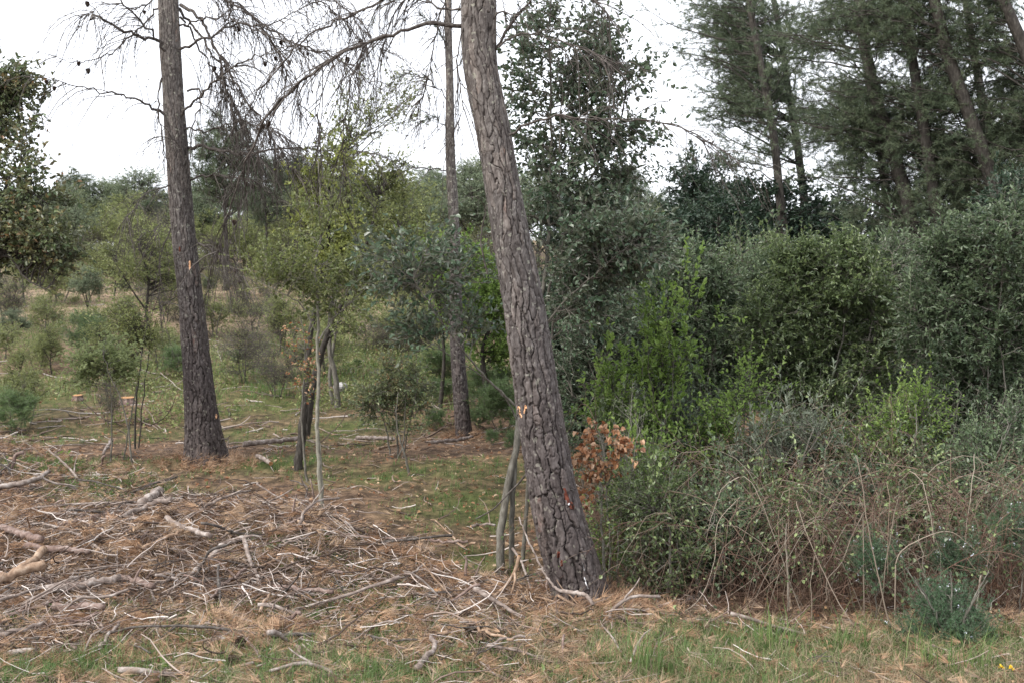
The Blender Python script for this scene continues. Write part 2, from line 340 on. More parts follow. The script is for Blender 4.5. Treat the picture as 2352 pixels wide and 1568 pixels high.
# ---------------------------------------------------------------- big pine trunks with real plates
def pine_trunk(parent, base, centre, widths, cell, depth, res, flare=.25, seed=0, nlobe=5, top=None, reddish=.1):
    """centre (k,3) points from the bottom up, widths diameters in m; returns the line and radius samples"""
    centre = A(centre, float) if False else np.asarray(centre, float)
    d = np.concatenate([[0], np.cumsum(np.linalg.norm(np.diff(centre, axis=0), axis=1))]); L = d[-1]
    nv = int(L / res); line = smooth_path(centre, nv); rad = np.interp(np.linspace(0, L, nv), d, np.asarray(widths) / 2)
    nu = int(2 * math.pi * rad[:nv // 2].mean() / res); th = np.arange(nu) * 2 * math.pi / nu
    T = nrm(np.gradient(line, axis=0)); ref = A([0, -1., 0]); N = nrm(ref - (ref * T).sum(-1, keepdims=True) * T); Bn = np.cross(T, N)
    s = np.linspace(0, L, nv)[:, None] * np.ones((1, nu)); TH = np.ones((nv, 1)) * th
    r0 = np.mean(rad)
    cu = max(6, round(2 * math.pi * r0 / cell[0])); U = TH / (2 * math.pi) * cu
    cz, sz = np.cos(TH) * r0, np.sin(TH) * r0
    wu = (fbm(cz * 10, sz * 10, s * 5, seed + 1, 5) - .5) * 2.4; wv = (fbm(cz * 10 + 5, sz * 10, s * 5, seed + 2, 4) - .5) * 1.8
    fine = (vnoise(cz * 60, sz * 60, s * 30, seed + 3) - .5) * .34
    U = U + wu + fine; Vv = (s + .12 * s * s) / cell[1] + wv + fine
    i0, j0 = np.floor(U), np.floor(Vv); F1 = np.full(U.shape, 9.); F2 = F1.copy(); sh = np.zeros(U.shape); P1u, P1v, P2u, P2v = [np.zeros(U.shape) for _ in range(4)]
    for a in (-1, 0, 1):
        for b in (-1, 0, 1):
            ii, jj = i0 + a, j0 + b; im = np.mod(ii, cu)
            fu = ii + .15 + .7 * _h(im, jj, jj * 0, seed + 11); fv = jj + .1 + .8 * _h(im, jj, jj * 0, seed + 12)
            dd = np.sqrt((U - fu) ** 2 + (Vv - fv) ** 2); hs = _h(im, jj, jj * 0, seed + 13)
            c = dd < F1; c2 = (~c) & (dd < F2)
            P2u = np.where(c, P1u, np.where(c2, fu, P2u)); P2v = np.where(c, P1v, np.where(c2, fv, P2v)); P1u = np.where(c, fu, P1u); P1v = np.where(c, fv, P1v)
            F2 = np.where(c, F1, np.minimum(F2, dd)); sh = np.where(c, hs, sh); F1 = np.where(c, dd, F1)
    e = F2 - F1; hgt = s / L; hz = np.abs(P1v - P2v) / (np.abs(P1v - P2v) + np.abs(P1u - P2u) + 1e-6)
    wdt = .09 + .17 * vnoise(cz * 14, sz * 14, s * 7, seed + 21)
    plate = sstep(.01, wdt, e); plate = np.maximum(plate, sstep(.45, .8, hz) * (.35 + .75 * vnoise(cz * 20, sz * 20, s * 12, seed + 22)))
    e2 = np.abs(fbm(cz * 34, sz * 34, s * 9, seed + 23, 3) - .5) * 2; plate = plate * (1 - .35 * sstep(.07, .0, e2))
    dep = depth * (1.2 - .85 * sstep(.0, .6, hgt)) * (.6 + .8 * fbm(cz * 4, sz * 4, s * 2, seed + 31, 2))
    flake = fbm(cz * 45, sz * 45, s * 22, seed + 5, 3)
    layers = np.floor(flake * 7) / 7
    disp = dep * (plate + .38 * layers + .35 * (sh - .5) * plate) + .0025 * vnoise(cz * 150, sz * 150, s * 90, seed + 6)
    lump = .03 * r0 / .14 * (fbm(cz * 5, sz * 5, s * 1.6, seed + 7, 2) - .5)
    fl = np.exp(-s / .20) * flare * 1.7 * (rad[:, None] * 1.0) * (1 + .55 * np.cos(TH * nlobe + seed) + .3 * np.cos(TH * 2 + 1.3))
    rr = rad[:, None] * .97 - dep * .8 + disp + lump + fl
    V = line[:, None] + rr[..., None] * (np.cos(TH)[..., None] * N[:, None] + np.sin(TH)[..., None] * Bn[:, None])
    i = np.arange(nv - 1)[:, None] * nu; j = np.arange(nu)[None]; j2 = (j + 1) % nu
    F = np.stack([i + j, i + j2, i + nu + j2, i + nu + j], -1).reshape(-1, 4)
    pl = np.clip(plate * .9 + .12 * layers, 0, 1)
    shade = np.clip(sh * .85 + .3 * (flake - .5), 0, 1)
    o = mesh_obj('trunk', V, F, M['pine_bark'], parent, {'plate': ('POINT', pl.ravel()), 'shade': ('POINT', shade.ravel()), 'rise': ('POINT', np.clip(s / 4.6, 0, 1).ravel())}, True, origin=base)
    return line, rad, V.reshape(nv, nu, 3), o
def px_path(pts, Y):
    Ys = np.ones(len(pts)) * Y if np.isscalar(Y) else np.interp(np.linspace(0, 1, len(pts)), np.linspace(0, 1, len(Y)), Y)
    return A([Wd(p[0], p[1], y) for p, y in zip(pts, Ys)])
def limb(parent, base, pts, Y, r0, r1, mat='dead_wood', name='branch', n=None, k=7, wob=.006, rng=R, knob=True):
    P = px_path(pts, Y) if len(pts[0]) == 2 else A(pts)
    L = np.linalg.norm(np.diff(P, axis=0), axis=1).sum(); n = n or max(6, int(L / .05)); P = smooth_path(P, n)
    P[1:-1] += rng.normal(0, wob, (n - 2, 3)); t = np.linspace(0, 1, n); rad = r0 + (r1 - r0) * t ** .8
    if knob: rad = rad * (1 + .16 * rng.uniform(-1, 1, n))
    V, F = tubes(P[None], rad[None], k)
    o = mesh_obj(name, V, F, M[mat], parent, smooth=True, origin=base)
    return P, o
def hang(parent_obj, base, lines, per, Lr, r, trop=-.28, mat='dead_wood', name='twigs', sub=2, spread=.8, t0=.15, t1=1., rng=R, k=3, n=7):
    """a mass of fine dead twigs on the given lines, as one part of the limb"""
    parts = []
    for P in lines:
        s, d, _ = spawn(P[None], int(per * 1.5), t0, t1, spread, rng); L = rng.uniform(Lr[0], Lr[1], len(s)) ** 1.0
        Q = grow(s, d, L, n, .14, trop, rng); rr = np.linspace(1, .3, n)[None] * r * 1.35 * rng.uniform(.7, 1.3, (len(s), 1))
        parts.append(tubes(Q, rr, k))
        if sub:
            s3, d3, _ = spawn(Q, 1, .3, 1., 1., rng); parts.append(leaf_mesh(s3, d3, .022 * rng.uniform(.5, 1.2, len(s3)), .5, .5, None, rng)[:2])
            s2, d2, _ = spawn(Q, sub, .2, .95, .7, rng); Q2 = grow(s2, d2, rng.uniform(.06, .22, len(s2)), 4, .18, trop * .7, rng)
            parts.append(tubes(Q2, np.linspace(1, .4, 4)[None] * r * .55 * np.ones((len(s2), 1)), 3))
    V, F = merge(parts)
    return mesh_obj(name, V, F, M[mat], parent_obj, origin=base)
def cone_mesh(size=.05, seed=0):
    rg = np.random.default_rng(seed); n = 90; i = np.arange(n); z = (i / n); a = i * 2.39996; rr = size * .42 * np.sin(np.clip(z * 1.02 + .12, 0, 1) * math.pi) ** .7
    p = np.stack([np.cos(a) * rr * .6, np.sin(a) * rr * .6, (z - .5) * size], -1); d = np.stack([np.cos(a), np.sin(a), .25 + z * .7], -1)
    V, F, t = leaf_mesh(p, d, size * .30, 1.1, .35, rng=rg)
    core = tubes(A([[[0, 0, -size * .5], [0, 0, 0], [0, 0, size * .45]]]), A([[size * .16, size * .28, size * .05]]), 8)
    return merge([(V, F), core])
def cones_on(parent, base, pts, size=.05):
    for k, p in enumerate(pts):
        V, F = cone_mesh(size * R.uniform(.7, 1.1), k); mesh_obj('pine_cone', V * A([1, 1, -1]) + p, F, M['cone'], parent, origin=base)
def needle_tufts(parent, base, lines, per, L, w, tuft=14, name='needles', mat='needle', t0=.4, spread=.55, rng=R):
    ps, ds = [], []
    for P in lines:
        s, d, _ = spawn(P if P.ndim == 3 else P[None], per, t0, 1., .6, rng); ps.append(s); ds.append(d)
    V, F, t = needle_mesh(np.concatenate(ps), np.concatenate(ds), tuft, L, w, spread, rng)
    return mesh_obj(name, V, F, M[mat], parent, {'tint': ('FACE', t)}, origin=base)

def px_w(w, Y): return w / FPX * Y
# --- the leaning pine in front
BP = 6.05
cp = [(1338, 1405, 128), (1326, 1340, 118), (1303, 1263, 116), (1276, 1158, 107), (1253, 1033, 102), (1227, 857, 95), (1206, 716, 89), (1171, 527, 88),
      (1136, 316, 80), (1104, 141, 77), (1100, 0, 77), (1080, -260, 68), (1040, -620, 56), (990, -1000, 42)]
base = ground_hit(1338, 1395); base[1] = BP; base[0] = Wd(1338, 0, BP)[0]; base[2] = gz(base[0], BP)
cl = [Wd(1346, 1470, BP)] + [Wd(a, b, BP) for a, b, _ in cp]; wl = [px_w(140, BP)] + [px_w(c, BP) for _, _, c in cp]
BIG = thing('pine_tree', 'big leaning pine trunk in front with fissured bark and a fresh orange axe nick', 'pine tree', base, 'tall pine trunks')
bigline, bigrad, bigV, _ = pine_trunk(BIG, base, cl, wl, (.038, .25), .020, .0040, .22, 3)
def surf_patch(parent, base, V, nu, px, py, Y, w, h, mat, name, out=.004, seed=0, up=(.0, 1.)):
    """a ragged thin patch that follows the bark"""
    rg = np.random.default_rng(seed); a, b = 9, 12; P = []
    fr = V[:, :, :]; scr = np.stack([CX + fr[..., 0] / fr[..., 1] * FPX, HY - (fr[..., 2] - CAMZ) / fr[..., 1] * FPX], -1)
    ctr = fr.mean(1, keepdims=True); front = fr[..., 1] < ctr[..., 1]
    sc = np.where(front[..., None], scr, 1e6)
    for j in range(b):
        for i in range(a):
            u, v = (i / (a - 1) - .5), (j / (b - 1) - .5)
            sh = math.sqrt(max(0, 1 - (2 * v) ** 2)) * (1 + rg.normal(0, .12))
            q = (px + u * w * sh + v * up[0] * h, py + v * h)
            k = np.argmin(((sc - A(q)) ** 2).sum(-1)); kv, ku = divmod(k, sc.shape[1]); p = fr[kv, ku]; n = nrm(p - ctr[kv, 0]); P.append(p + n * out * (1 - 1.6 * max(abs(2 * u), abs(2 * v)) ** 6) + n * rg.normal(0, .0006))
    idx = np.arange(a * b).reshape(b, a); F = np.stack([idx[:-1, :-1], idx[:-1, 1:], idx[1:, 1:], idx[1:, :-1]], -1).reshape(-1, 4)
    return mesh_obj(name, A(P), F, M[mat], parent, smooth=True, origin=base)
surf_patch(BIG, base, bigV, 0, 1194, 945, BP, 8, 30, 'wound', 'bark_wound', .003, 1, (.25, 1))
surf_patch(BIG, base, bigV, 0, 1206, 938, BP, 4, 24, 'wound', 'bark_wound', .003, 2, (-.2, 1))
surf_patch(BIG, base, bigV, 0, 1302, 1140, BP, 9, 46, 'red_bark', 'raw_bark', .006, 3, (.3, 1))
surf_patch(BIG, base, bigV, 0, 1312, 1160, BP, 12, 22, 'red_bark', 'raw_bark', .007, 4, (.3, 1))
surf_patch(BIG, base, bigV, 0, 1306, 1157, BP, 3.5, 7, 'resin', 'resin_drip', .012, 5)
surf_patch(BIG, base, bigV, 0, 1283, 1272, BP, 8, 16, 'red_bark', 'raw_bark', .006, 6)
surf_patch(BIG, base, bigV, 0, 1290, 1292, BP, 6, 16, 'red_bark', 'raw_bark', .006, 7)
surf_patch(BIG, base, bigV, 0, 1346, 1338, BP, 2.5, 30, 'resin', 'resin_drip', .004, 8, (.35, 1))
surf_patch(BIG, base, bigV, 0, 1340, 1300, BP, 1.5, 30, 'resin', 'resin_drip', .003, 9, (.3, 1))
def stem_rad(w, Y): return w / FPX * Y / 2
# long arching limb to the left and its hanging twigs
archA, o = limb(BIG, base, [(1075, 62), (1034, 57), (992, 53), (939, 67), (869, 88), (816, 109), (781, 128), (721, 165), (650, 225), (608, 274), (591, 316), (562, 380), (541, 440), (520, 510), (492, 600), (478, 650)],
                (6.05, 5.9, 6.2, 6.6), .013, .0035, 'dead_wood', 'branch')
hang(o, base, [archA], 46, (.2, .8), .0028, -.3, sub=3)
cones_on(o, base, [archA[int(len(archA) * t)] + R.normal(0, .03, 3) + A([0, 0, -.04]) for t in (.3, .52, .8)], .04)
for pts, Ys, r0, r1, tw in [
    ([(1128, 132), (1157, 88), (1185, 42), (1217, 0), (1250, -60)], (6.05, 5.9), .011, .006, 10),
    ([(1145, 110), (1180, 84), (1210, 76), (1273, 91), (1361, 120), (1420, 150)], (5.95, 5.7), .006, .002, 22),
    ([(1165, 312), (1203, 292), (1238, 278), (1284, 264), (1326, 272), (1414, 276), (1484, 280), (1555, 292), (1632, 330), (1700, 370)], (6.0, 5.6), .0085, .002, 26),
    ([(1130, 48), (1154, 25), (1178, 39), (1200, 20)], (6., 5.9), .008, .003, 6),
    ([(766, 148), (745, 197), (731, 246), (733, 316), (745, 387)], (6.3, 6.4), .005, .0018, 14),
    ([(838, 102), (816, 158), (802, 225), (788, 306), (791, 387), (780, 470)], (6.1, 6.3), .0055, .0018, 16),
    ([(1072, 20), (1010, 20), (950, -10), (900, 40), (880, 110), (850, 230)], (6.1, 6.6), .008, .002, 26),
    ([(1072, -120), (960, -60), (860, 10), (700, 90), (640, 160), (580, 229), (560, 300)], (6.1, 6.9), .011, .003, 30),
    ([(1080, -160), (1150, -120), (1260, -60), (1350, -10), (1420, 60)], (6.1, 5.8), .010, .002, 22),
    ([(1068, -60), (1020, 10), (1000, 90), (985, 170), (960, 250)], (6.1, 6.3), .007, .002, 22),
    ([(1120, 630), (1105, 560), (1112, 500), (1118, 470)], (6., 5.95), .006, .003, 2),
    ([(1066, 60), (1050, 140), (1062, 250), (1030, 330)], (6.0, 5.95), .0045, .0015, 12)]:
    P, o = limb(BIG, base, pts, Ys, r0, r1, 'dead_wood')
    hang(o, base, [P], tw, (.15, .6), .0024, -.22, sub=3)
ln = [A(px_path([(1040, -900), (800, -700 + k * 70), (600, -760 + k * 90)], (6., 6 + k * .5))) for k in (-2, 0, 2)] + [A(px_path([(1040, -900), (1240, -850 + k * 70), (1440, -700 + k * 90)], (6., 6 - k * .4))) for k in (-2, 0, 2)]
lines = []
for L_ in ln:
    P, o = limb(BIG, base, L_, 0, .014, .004, 'dead_wood'); s, d, _ = spawn(P[None], 16, .3, 1., .8); Q = grow(s, d, R.uniform(.2, .6, len(s)), 5, .15, .06); V, F = tubes(Q, np.linspace(1, .4, 5)[None] * .004 * np.ones((len(s), 1)), 3)
    mesh_obj('twigs', V, F, M['dead_wood'], o, origin=base); lines.append(Q)
needle_tufts(BIG, base, lines, 8, .10, .0022, 22, 'crown')

# --- the straight pine at left
LP_ = 10.4
cp = [(472, 1040, 84), (467, 997, 78), (460, 927, 68), (451, 822, 60), (438, 681, 54), (421, 527, 51), (407, 351, 50), (399, 230, 46), (389, 80, 45), (386, 0, 44), (375, -200, 38), (360, -450, 28)]
bL = A([Wd(476, 0, LP_)[0], LP_, 0]); bL[2] = gz(bL[0], LP_)
cl = [Wd(476, 1085, LP_)] + [Wd(a, b, LP_) for a, b, _ in cp]; wl = [px_w(92, LP_)] + [px_w(c, LP_) for _, _, c in cp]
LEFTP = thing('pine_tree', 'upright pine left of centre with many bare drooping dead branches', 'pine tree', bL, 'tall pine trunks')
ll, lr, leftV, _ = pine_trunk(LEFTP, bL, cl, wl, (.034, .30), .020, .0052, .2, 17)
surf_patch(LEFTP, bL, leftV, 0, 436, 610, LP_, 5, 26, 'wound', 'bark_wound', .008, 11)
surf_patch(LEFTP, bL, leftV, 0, 413, 573, LP_, 4, 14, 'red_bark', 'raw_bark', .008, 12)
surf_patch(LEFTP, bL, leftV, 0, 496, 955, LP_, 3, 14, 'wound', 'bark_wound', .01, 13)
for pts, Ys, r0, r1, tw, dens in [
    ([(372, 98), (302, 77), (260, 61), (216, 35), (208, 46)], (10.3, 9.6), .017, .009, 8, .3),
    ([(380, 118), (334, 60), (281, 0), (240, -60)], (10.2, 9.7), .012, .006, 14, .5),
    ([(378, 264), (345, 244), (316, 232), (274, 218), (218, 206), (176, 199), (105, 183), (70, 176)], (10.3, 9.8), .015, .002, 16, .4),
    ([(370, 8), (302, 83), (246, 127), (218, 139), (158, 142), (100, 120)], (10.4, 10.), .011, .002, 18, .4),
    ([(412, 114), (482, 83), (527, 56), (545, 53), (598, 77), (668, 100), (756, 130), (800, 150)], (10.3, 9.9), .014, .003, 34, .6),
    ([(418, 266), (468, 211), (506, 176), (562, 141), (650, 116), (720, 70)], (10.3, 9.8), .013, .003, 34, .6),
    ([(432, 340), (471, 336), (527, 352), (580, 352), (650, 343), (756, 346), (860, 352)], (10.4, 10.), .017, .003, 30, .6),
    ([(432, 416), (475, 404), (527, 406), (590, 422), (650, 468), (690, 500)], (10.4, 10.2), .012, .003, 30, .6),
    ([(415, 12), (450, 35), (492, 102), (527, 169), (562, 228), (615, 299), (668, 383), (700, 420)], (10.4, 9.9), .017, .003, 78, 1.),
    ([(412, 20), (457, 80), (500, 150), (541, 246), (577, 316), (600, 380)], (10.5, 10.2), .014, .003, 60, 1.),
    ([(414, 40), (470, 130), (520, 210), (560, 300), (575, 380)], (10.6, 10.5), .012, .003, 36, 1.),
    ([(388, 425), (337, 443), (310, 475), (292, 506)], (10.3, 9.9), .007, .003, 12, .4),
    ([(392, 526), (373, 575), (366, 646), (369, 730)], (10.25, 10.1), .007, .002, 8, .3),
    ([(448, 549), (499, 586), (541, 628), (559, 640)], (10.4, 10.2), .012, .004, 16, .5),
    ([(400, 510), (370, 515), (330, 540)], (10.3, 10.), .005, .002, 6, .4),
    ([(372, 180), (364, 215), (372, 300), (378, 400)], (10.25, 10.2), .009, .004, 6, .3),
    ([(424, 370), (410, 330), (395, 320), (352, 316)], (10.25, 10.1), .008, .003, 6, .4),
    ([(430, 210), (455, 200), (462, 220), (440, 300), (434, 370)], (10.3, 10.2), .010, .004, 10, .4),
    ([(395, -40), (517, 0), (580, 39), (650, 84), (703, 109), (773, 134), (850, 190)], (10.4, 9.8), .015, .003, 44, .6),
    ([(390, -120), (520, -60), (640, -40), (760, 20), (850, 120)], (10.4, 10.), .014, .003, 50, .6),
    ([(505, 1015), (515, 1008), (528, 1000)], (10.35, 10.2), .012, .004, 1, .2),
    ([(400, -60), (470, -30), (560, 20), (620, 90), (660, 170), (690, 260)], (10.4, 10.1), .012, .003, 60, .8), ([(395, -100), (560, -80), (700, -40), (800, 30), (880, 120)], (10.4, 9.9), .013, .003, 60, .8),
    ([(410, 60), (500, 40), (600, 60), (700, 20), (780, -20)], (10.4, 9.8), .010, .003, 40, .6), ([(420, 290), (480, 300), (540, 280), (600, 290), (680, 330)], (10.4, 10.), .009, .003, 34, .6),
    ([(370, -20), (320, 20), (250, 10), (180, 40)], (10.3, 9.9), .009, .002, 20, .5),
    ([(455, 640), (470, 600), (500, 560)], (10.3, 10.1), .006, .002, 6, .4)]:
    P, o = limb(LEFTP, bL, pts, Ys, r0 * 1.1, r1 * 1.15, 'dead_wood', wob=.012)
    hang(o, bL, [P], tw, (.2, .9 if dens == 1 else .6 + .4 * dens), .0034, -.34, sub=3, t0=.25 if dens == 1 else .1)
    if tw > 15: cones_on(o, bL, [P[int((len(P) - 1) * t)] + R.normal(0, .04, 3) + A([0, 0, -.05]) for t in R.uniform(.3, 1, 5 if tw > 80 else 2)], .045)
lines = []
for k in range(7):
    a = k * .9; P, o = limb(LEFTP, bL, [ll[-60], ll[-60] + A([math.cos(a), math.sin(a), .15]) * .8, ll[-60] + A([math.cos(a), math.sin(a), .35]) * 1.6], 0, .016, .005, 'dead_wood')
    s, d, _ = spawn(P[None], 14, .3, 1., .8); Q = grow(s, d, R.uniform(.2, .7, len(s)), 5, .15, .06); V, F = tubes(Q, np.linspace(1, .4, 5)[None] * .004 * np.ones((len(s), 1)), 3)
    mesh_obj('twigs', V, F, M['dead_wood'], o, origin=bL); lines.append(Q)
needle_tufts(LEFTP, bL, lines, 8, .11, .003, 20, 'crown')

# --- the thin pine between them
MP_ = 13.0
cp = [(1068, 1028, 40), (1062, 960, 36), (1056, 880, 33), (1049, 780, 30), (1047, 700, 28), (1046, 600, 26), (1041, 480, 24), (1034, 350, 21), (1033, 200, 19), (1030, 80, 17), (1030, -60, 15), (1025, -250, 12)]
bM = A([Wd(1069, 0, MP_)[0], MP_, 0]); bM[2] = gz(bM[0], MP_)
cl = [Wd(1072, 1075, MP_)] + [Wd(a, b, MP_) for a, b, _ in cp]; wl = [px_w(46, MP_)] + [px_w(c, MP_) for _, _, c in cp]
MIDP = thing('pine_tree', 'slim straight pine standing further back behind the leaning trunk', 'pine tree', bM, 'tall pine trunks')
ml, mr_, _, _ = pine_trunk(MIDP, bM, cl, wl, (.035, .18), .012, .009, .2, 29)
lines = []
for pts, r0, tw in [([(1033, 232), (980, 180), (930, 170), (890, 200)], .009, 26), ([(1024, 392), (957, 387), (904, 369), (827, 348), (790, 350)], .010, 26), ([(1033, 120), (1000, 60), (960, 30)], .008, 22),
                    ([(1036, 60), (1080, -20), (1120, -30)], .008, 14), ([(1030, 20), (960, -40), (900, -20), (850, 60)], .010, 30), ([(1036, 300), (990, 270), (955, 290)], .007, 16), ([(1034, 170), (1080, 120), (1110, 130)], .006, 12)]:
    P, o = limb(MIDP, bM, pts, (13, 12.6), r0, .003, 'dead_wood', wob=.012); q = hang(o, bM, [P], tw, (.2, .7), .0035, -.12, sub=3); lines.append(P)
needle_tufts(MIDP, bM, lines, 34, .08, .0035, 10, 'crown', t0=.2)

# ---------------------------------------------------------------- generic trees and shrubs
def plant(name, label, cat, base, stems, crowns, leaf, bark='grey_bark', group=None, tw=(.2, .45), twn=10, lfn=12, size=.04, wid=.5, limb_r=.012, shape='hex', seed=1,
          trop=.03, spread=.9, cand=1.5, stem_name='stem', needles=False, tuft=12, nw=.003, dens_t=.35, fine=.0022, lf_t=.1, power=2.2, extra=None):
    """stems: (list of points, r0, r1); crowns: (centre, radii, n targets); every target gets a bent limb from the nearest fitting stem point"""
    rng = np.random.default_rng(seed)
    root = thing(name, label, cat, base, group)
    allp, allr = [], []
    for pts, r0, r1 in stems:
        P = smooth_path(pts, max(8, int(len(pts) * 5))); P[1:-1] += rng.normal(0, .004, (len(P) - 2, 3)); rad = (r0 + (r1 - r0) * np.linspace(0, 1, len(P)) ** .8)
        V, F = tubes(P[None], rad[None], 8 if r0 > .02 else 6); mesh_obj(stem_name, V, F, M[bark], root, smooth=True, origin=base)
        allp.append(P[len(P) // 5:]); allr.append(rad[len(P) // 5:])
    AP = np.concatenate(allp); AR = np.concatenate(allr)
    T = []
    for c, rad, n in crowns:
        q = in_ball(int(n * cand), rng, power) * A(rad) + A(c)
        keep = fbm(q[:, 0] * 2.2 / max(rad), q[:, 1] * 2.2 / max(rad), q[:, 2] * 2.5 / max(rad), seed, 2) + rng.uniform(-.15, .15, len(q)); T.append(q[np.argsort(-keep)[:n]])
    T = np.concatenate(T)
    D = T[:, None] - AP[None]; hd = np.linalg.norm(D[..., :2], axis=-1); vd = D[..., 2]
    cost = np.linalg.norm(D, axis=-1) + np.where(vd < .3 * hd, 1.5 * (.3 * hd - vd), 0) + rng.uniform(0, .35, hd.shape) * np.linalg.norm(D, axis=-1)
    k = np.argmin(cost, 1); S = AP[k]; ln = np.linalg.norm(T - S, axis=1)
    n = 8; t = np.linspace(0, 1, n)[None, :, None]; mid = (S + T) / 2 + A([0, 0, 1]) * (ln * .12)[:, None] + rng.normal(0, .12, S.shape) * ln[:, None]
    P = (1 - t) ** 2 * S[:, None] + 2 * t * (1 - t) * mid[:, None] + t ** 2 * T[:, None]
    P[:, 1:-1] += rng.normal(0, .012, (len(P), n - 2, 3)) * np.minimum(1, ln)[:, None, None] * 2
    r0 = np.minimum(AR[k] * .55, limb_r * (.4 + .5 * ln)); rad = r0[:, None] * np.linspace(1, .22, n)[None] + .001
    parts = [tubes(P, rad, 5)]
    s, d, b = spawn(P, twn, dens_t, 1., spread, rng)
    Q = grow(s, d, rng.uniform(tw[0], tw[1], len(s)), 5, .16, trop, rng)
    parts.append(tubes(Q, np.linspace(1, .4, 5)[None] * fine * np.ones((len(s), 1)), 3))
    V, F = merge(parts); mesh_obj('branches', V, F, M[bark], root, origin=base)
    if lfn:
        cl_t = rng.uniform(0, 1, len(Q))                                # light and dark sprays
        s, d, b = spawn(Q, lfn, lf_t, 1., 1.0, rng)
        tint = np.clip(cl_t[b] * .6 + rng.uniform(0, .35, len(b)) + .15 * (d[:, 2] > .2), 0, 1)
        if needles: V, F, tt = needle_mesh(s, d, tuft, size, nw, .5, rng, tint=tint)
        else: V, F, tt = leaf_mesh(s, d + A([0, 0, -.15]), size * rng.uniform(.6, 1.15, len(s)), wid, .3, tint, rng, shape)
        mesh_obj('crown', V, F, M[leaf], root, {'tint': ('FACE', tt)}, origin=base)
    if extra: extra(root, P, Q, rng)
    return root
def gbase(x, y): return A([x, y, float(gz(x, y))])
def pc(px, py, Y, rx, ry, n, rd=None):          # a crown blob given as seen
    return (Wd(px, py, Y), (rx / FPX * Y, (rd if rd else rx / FPX * Y * .8), ry / FPX * Y), n)
def bstem(px, Y, pts, r0, r1, sink=.05):
    b = gbase((px - CX) / FPX * Y, Y); P = [b - A([0, 0, sink])]
    for q in pts: P.append(Wd(q[0], q[1], q[2] if len(q) > 2 else Y))
    return (P, r0, r1)

# holm oak whose two thin trunks stand left of the leaning pine and whose crown opens behind it
HB = gbase(Wd(1155, 0, 6.85)[0], 6.85)
plant('holm_oak', 'holm oak sapling on two thin grey trunks beside the leaning pine, crown opening behind it', 'tree', HB,
      [bstem(1151, 6.85, [(1150, 1230), (1160, 1150, 6.9), (1182, 1050, 6.95), (1192, 960, 7), (1215, 800, 7.2), (1250, 640, 7.4), (1262, 450, 7.5), (1265, 250, 7.5), (1262, 90, 7.4)], .031, .006),
       bstem(1176, 6.95, [(1176, 1180), (1182, 1080), (1192, 960, 7.1), (1240, 760, 7.4), (1290, 560, 7.6), (1350, 420, 7.7), (1420, 300, 7.7), (1440, 160, 7.6)], .021, .005),
       bstem(1200, 7.1, [(1225, 1000), (1260, 800, 7.3), (1290, 600, 7.4), (1284, 420, 7.4), (1290, 240, 7.4), (1300, 120, 7.3)], .016, .004),
       ([Wd(1182, 930, 6.9), Wd(1110, 860, 6.8), Wd(1060, 800, 6.7), Wd(1000, 720, 6.6), Wd(950, 640, 6.5)], .010, .004),
       ([Wd(1192, 970, 7), Wd(1150, 900, 6.9), Wd(1080, 845, 6.8), Wd(1010, 800, 6.7)], .007, .003),
       ([Wd(1215, 800, 7.2), Wd(1290, 700, 7.1), Wd(1380, 620, 7.), Wd(1450, 560, 6.9)], .012, .004)],
      [pc(1250, 120, 7.4, 100, 90, 20), pc(1390, 150, 7.6, 100, 120, 32), pc(1420, 330, 7.6, 80, 110, 24), pc(1300, 290, 7.5, 120, 100, 16), pc(1210, 240, 7.5, 60, 110, 8), pc(1250, 500, 7.4, 90, 120, 12), pc(1290, 420, 7.6, 120, 80, 16), pc(1400, 440, 7.6, 110, 80, 18), pc(1340, 200, 7.6, 110, 130, 10),
       pc(940, 620, 6.6, 105, 85, 15), pc(990, 740, 6.7, 100, 60, 10), pc(1040, 580, 6.9, 70, 90, 9), pc(1080, 760, 6.9, 60, 60, 4), pc(1390, 580, 7.1, 130, 70, 40), pc(1330, 690, 7.2, 110, 70, 18), pc(1470, 560, 7., 60, 50, 18)],
      'holm', 'grey_bark', tw=(.14, .38), twn=9, lfn=8, size=.046, wid=.55, seed=11, stem_name='trunk')

# holm oak cut by the left edge
HB = gbase(Wd(-150, 0, 10.)[0], 10.)
plant('holm_oak', 'dense dark holm oak cut by the left edge, its lower leaves turning rusty', 'tree', HB,
      [bstem(-150, 10., [(-140, 800), (-120, 560), (-90, 350), (-60, 200)], .075, .02), ([Wd(-130, 700, 10), Wd(-60, 640, 9.8), Wd(20, 590, 9.6), Wd(60, 640, 9.5), Wd(105, 665, 9.4)], .03, .006),
       ([Wd(-120, 560, 10), Wd(-40, 480, 9.9), Wd(60, 440, 9.8), Wd(110, 470, 9.7)], .025, .006)],
      [pc(-30, 250, 10., 60, 120, 30), pc(40, 280, 10, 90, 120, 12), pc(-20, 480, 9.8, 120, 110, 54), pc(50, 560, 9.7, 85, 75, 34), pc(90, 450, 9.7, 60, 80, 12), pc(30, 180, 10., 50, 60, 12), pc(-60, 600, 9.8, 80, 80, 40), pc(110, 560, 9.5, 70, 50, 26)],
      'holm_rusty', 'dark_bark', tw=(.15, .4), twn=9, lfn=10, size=.055, wid=.55, seed=12, limb_r=.014)

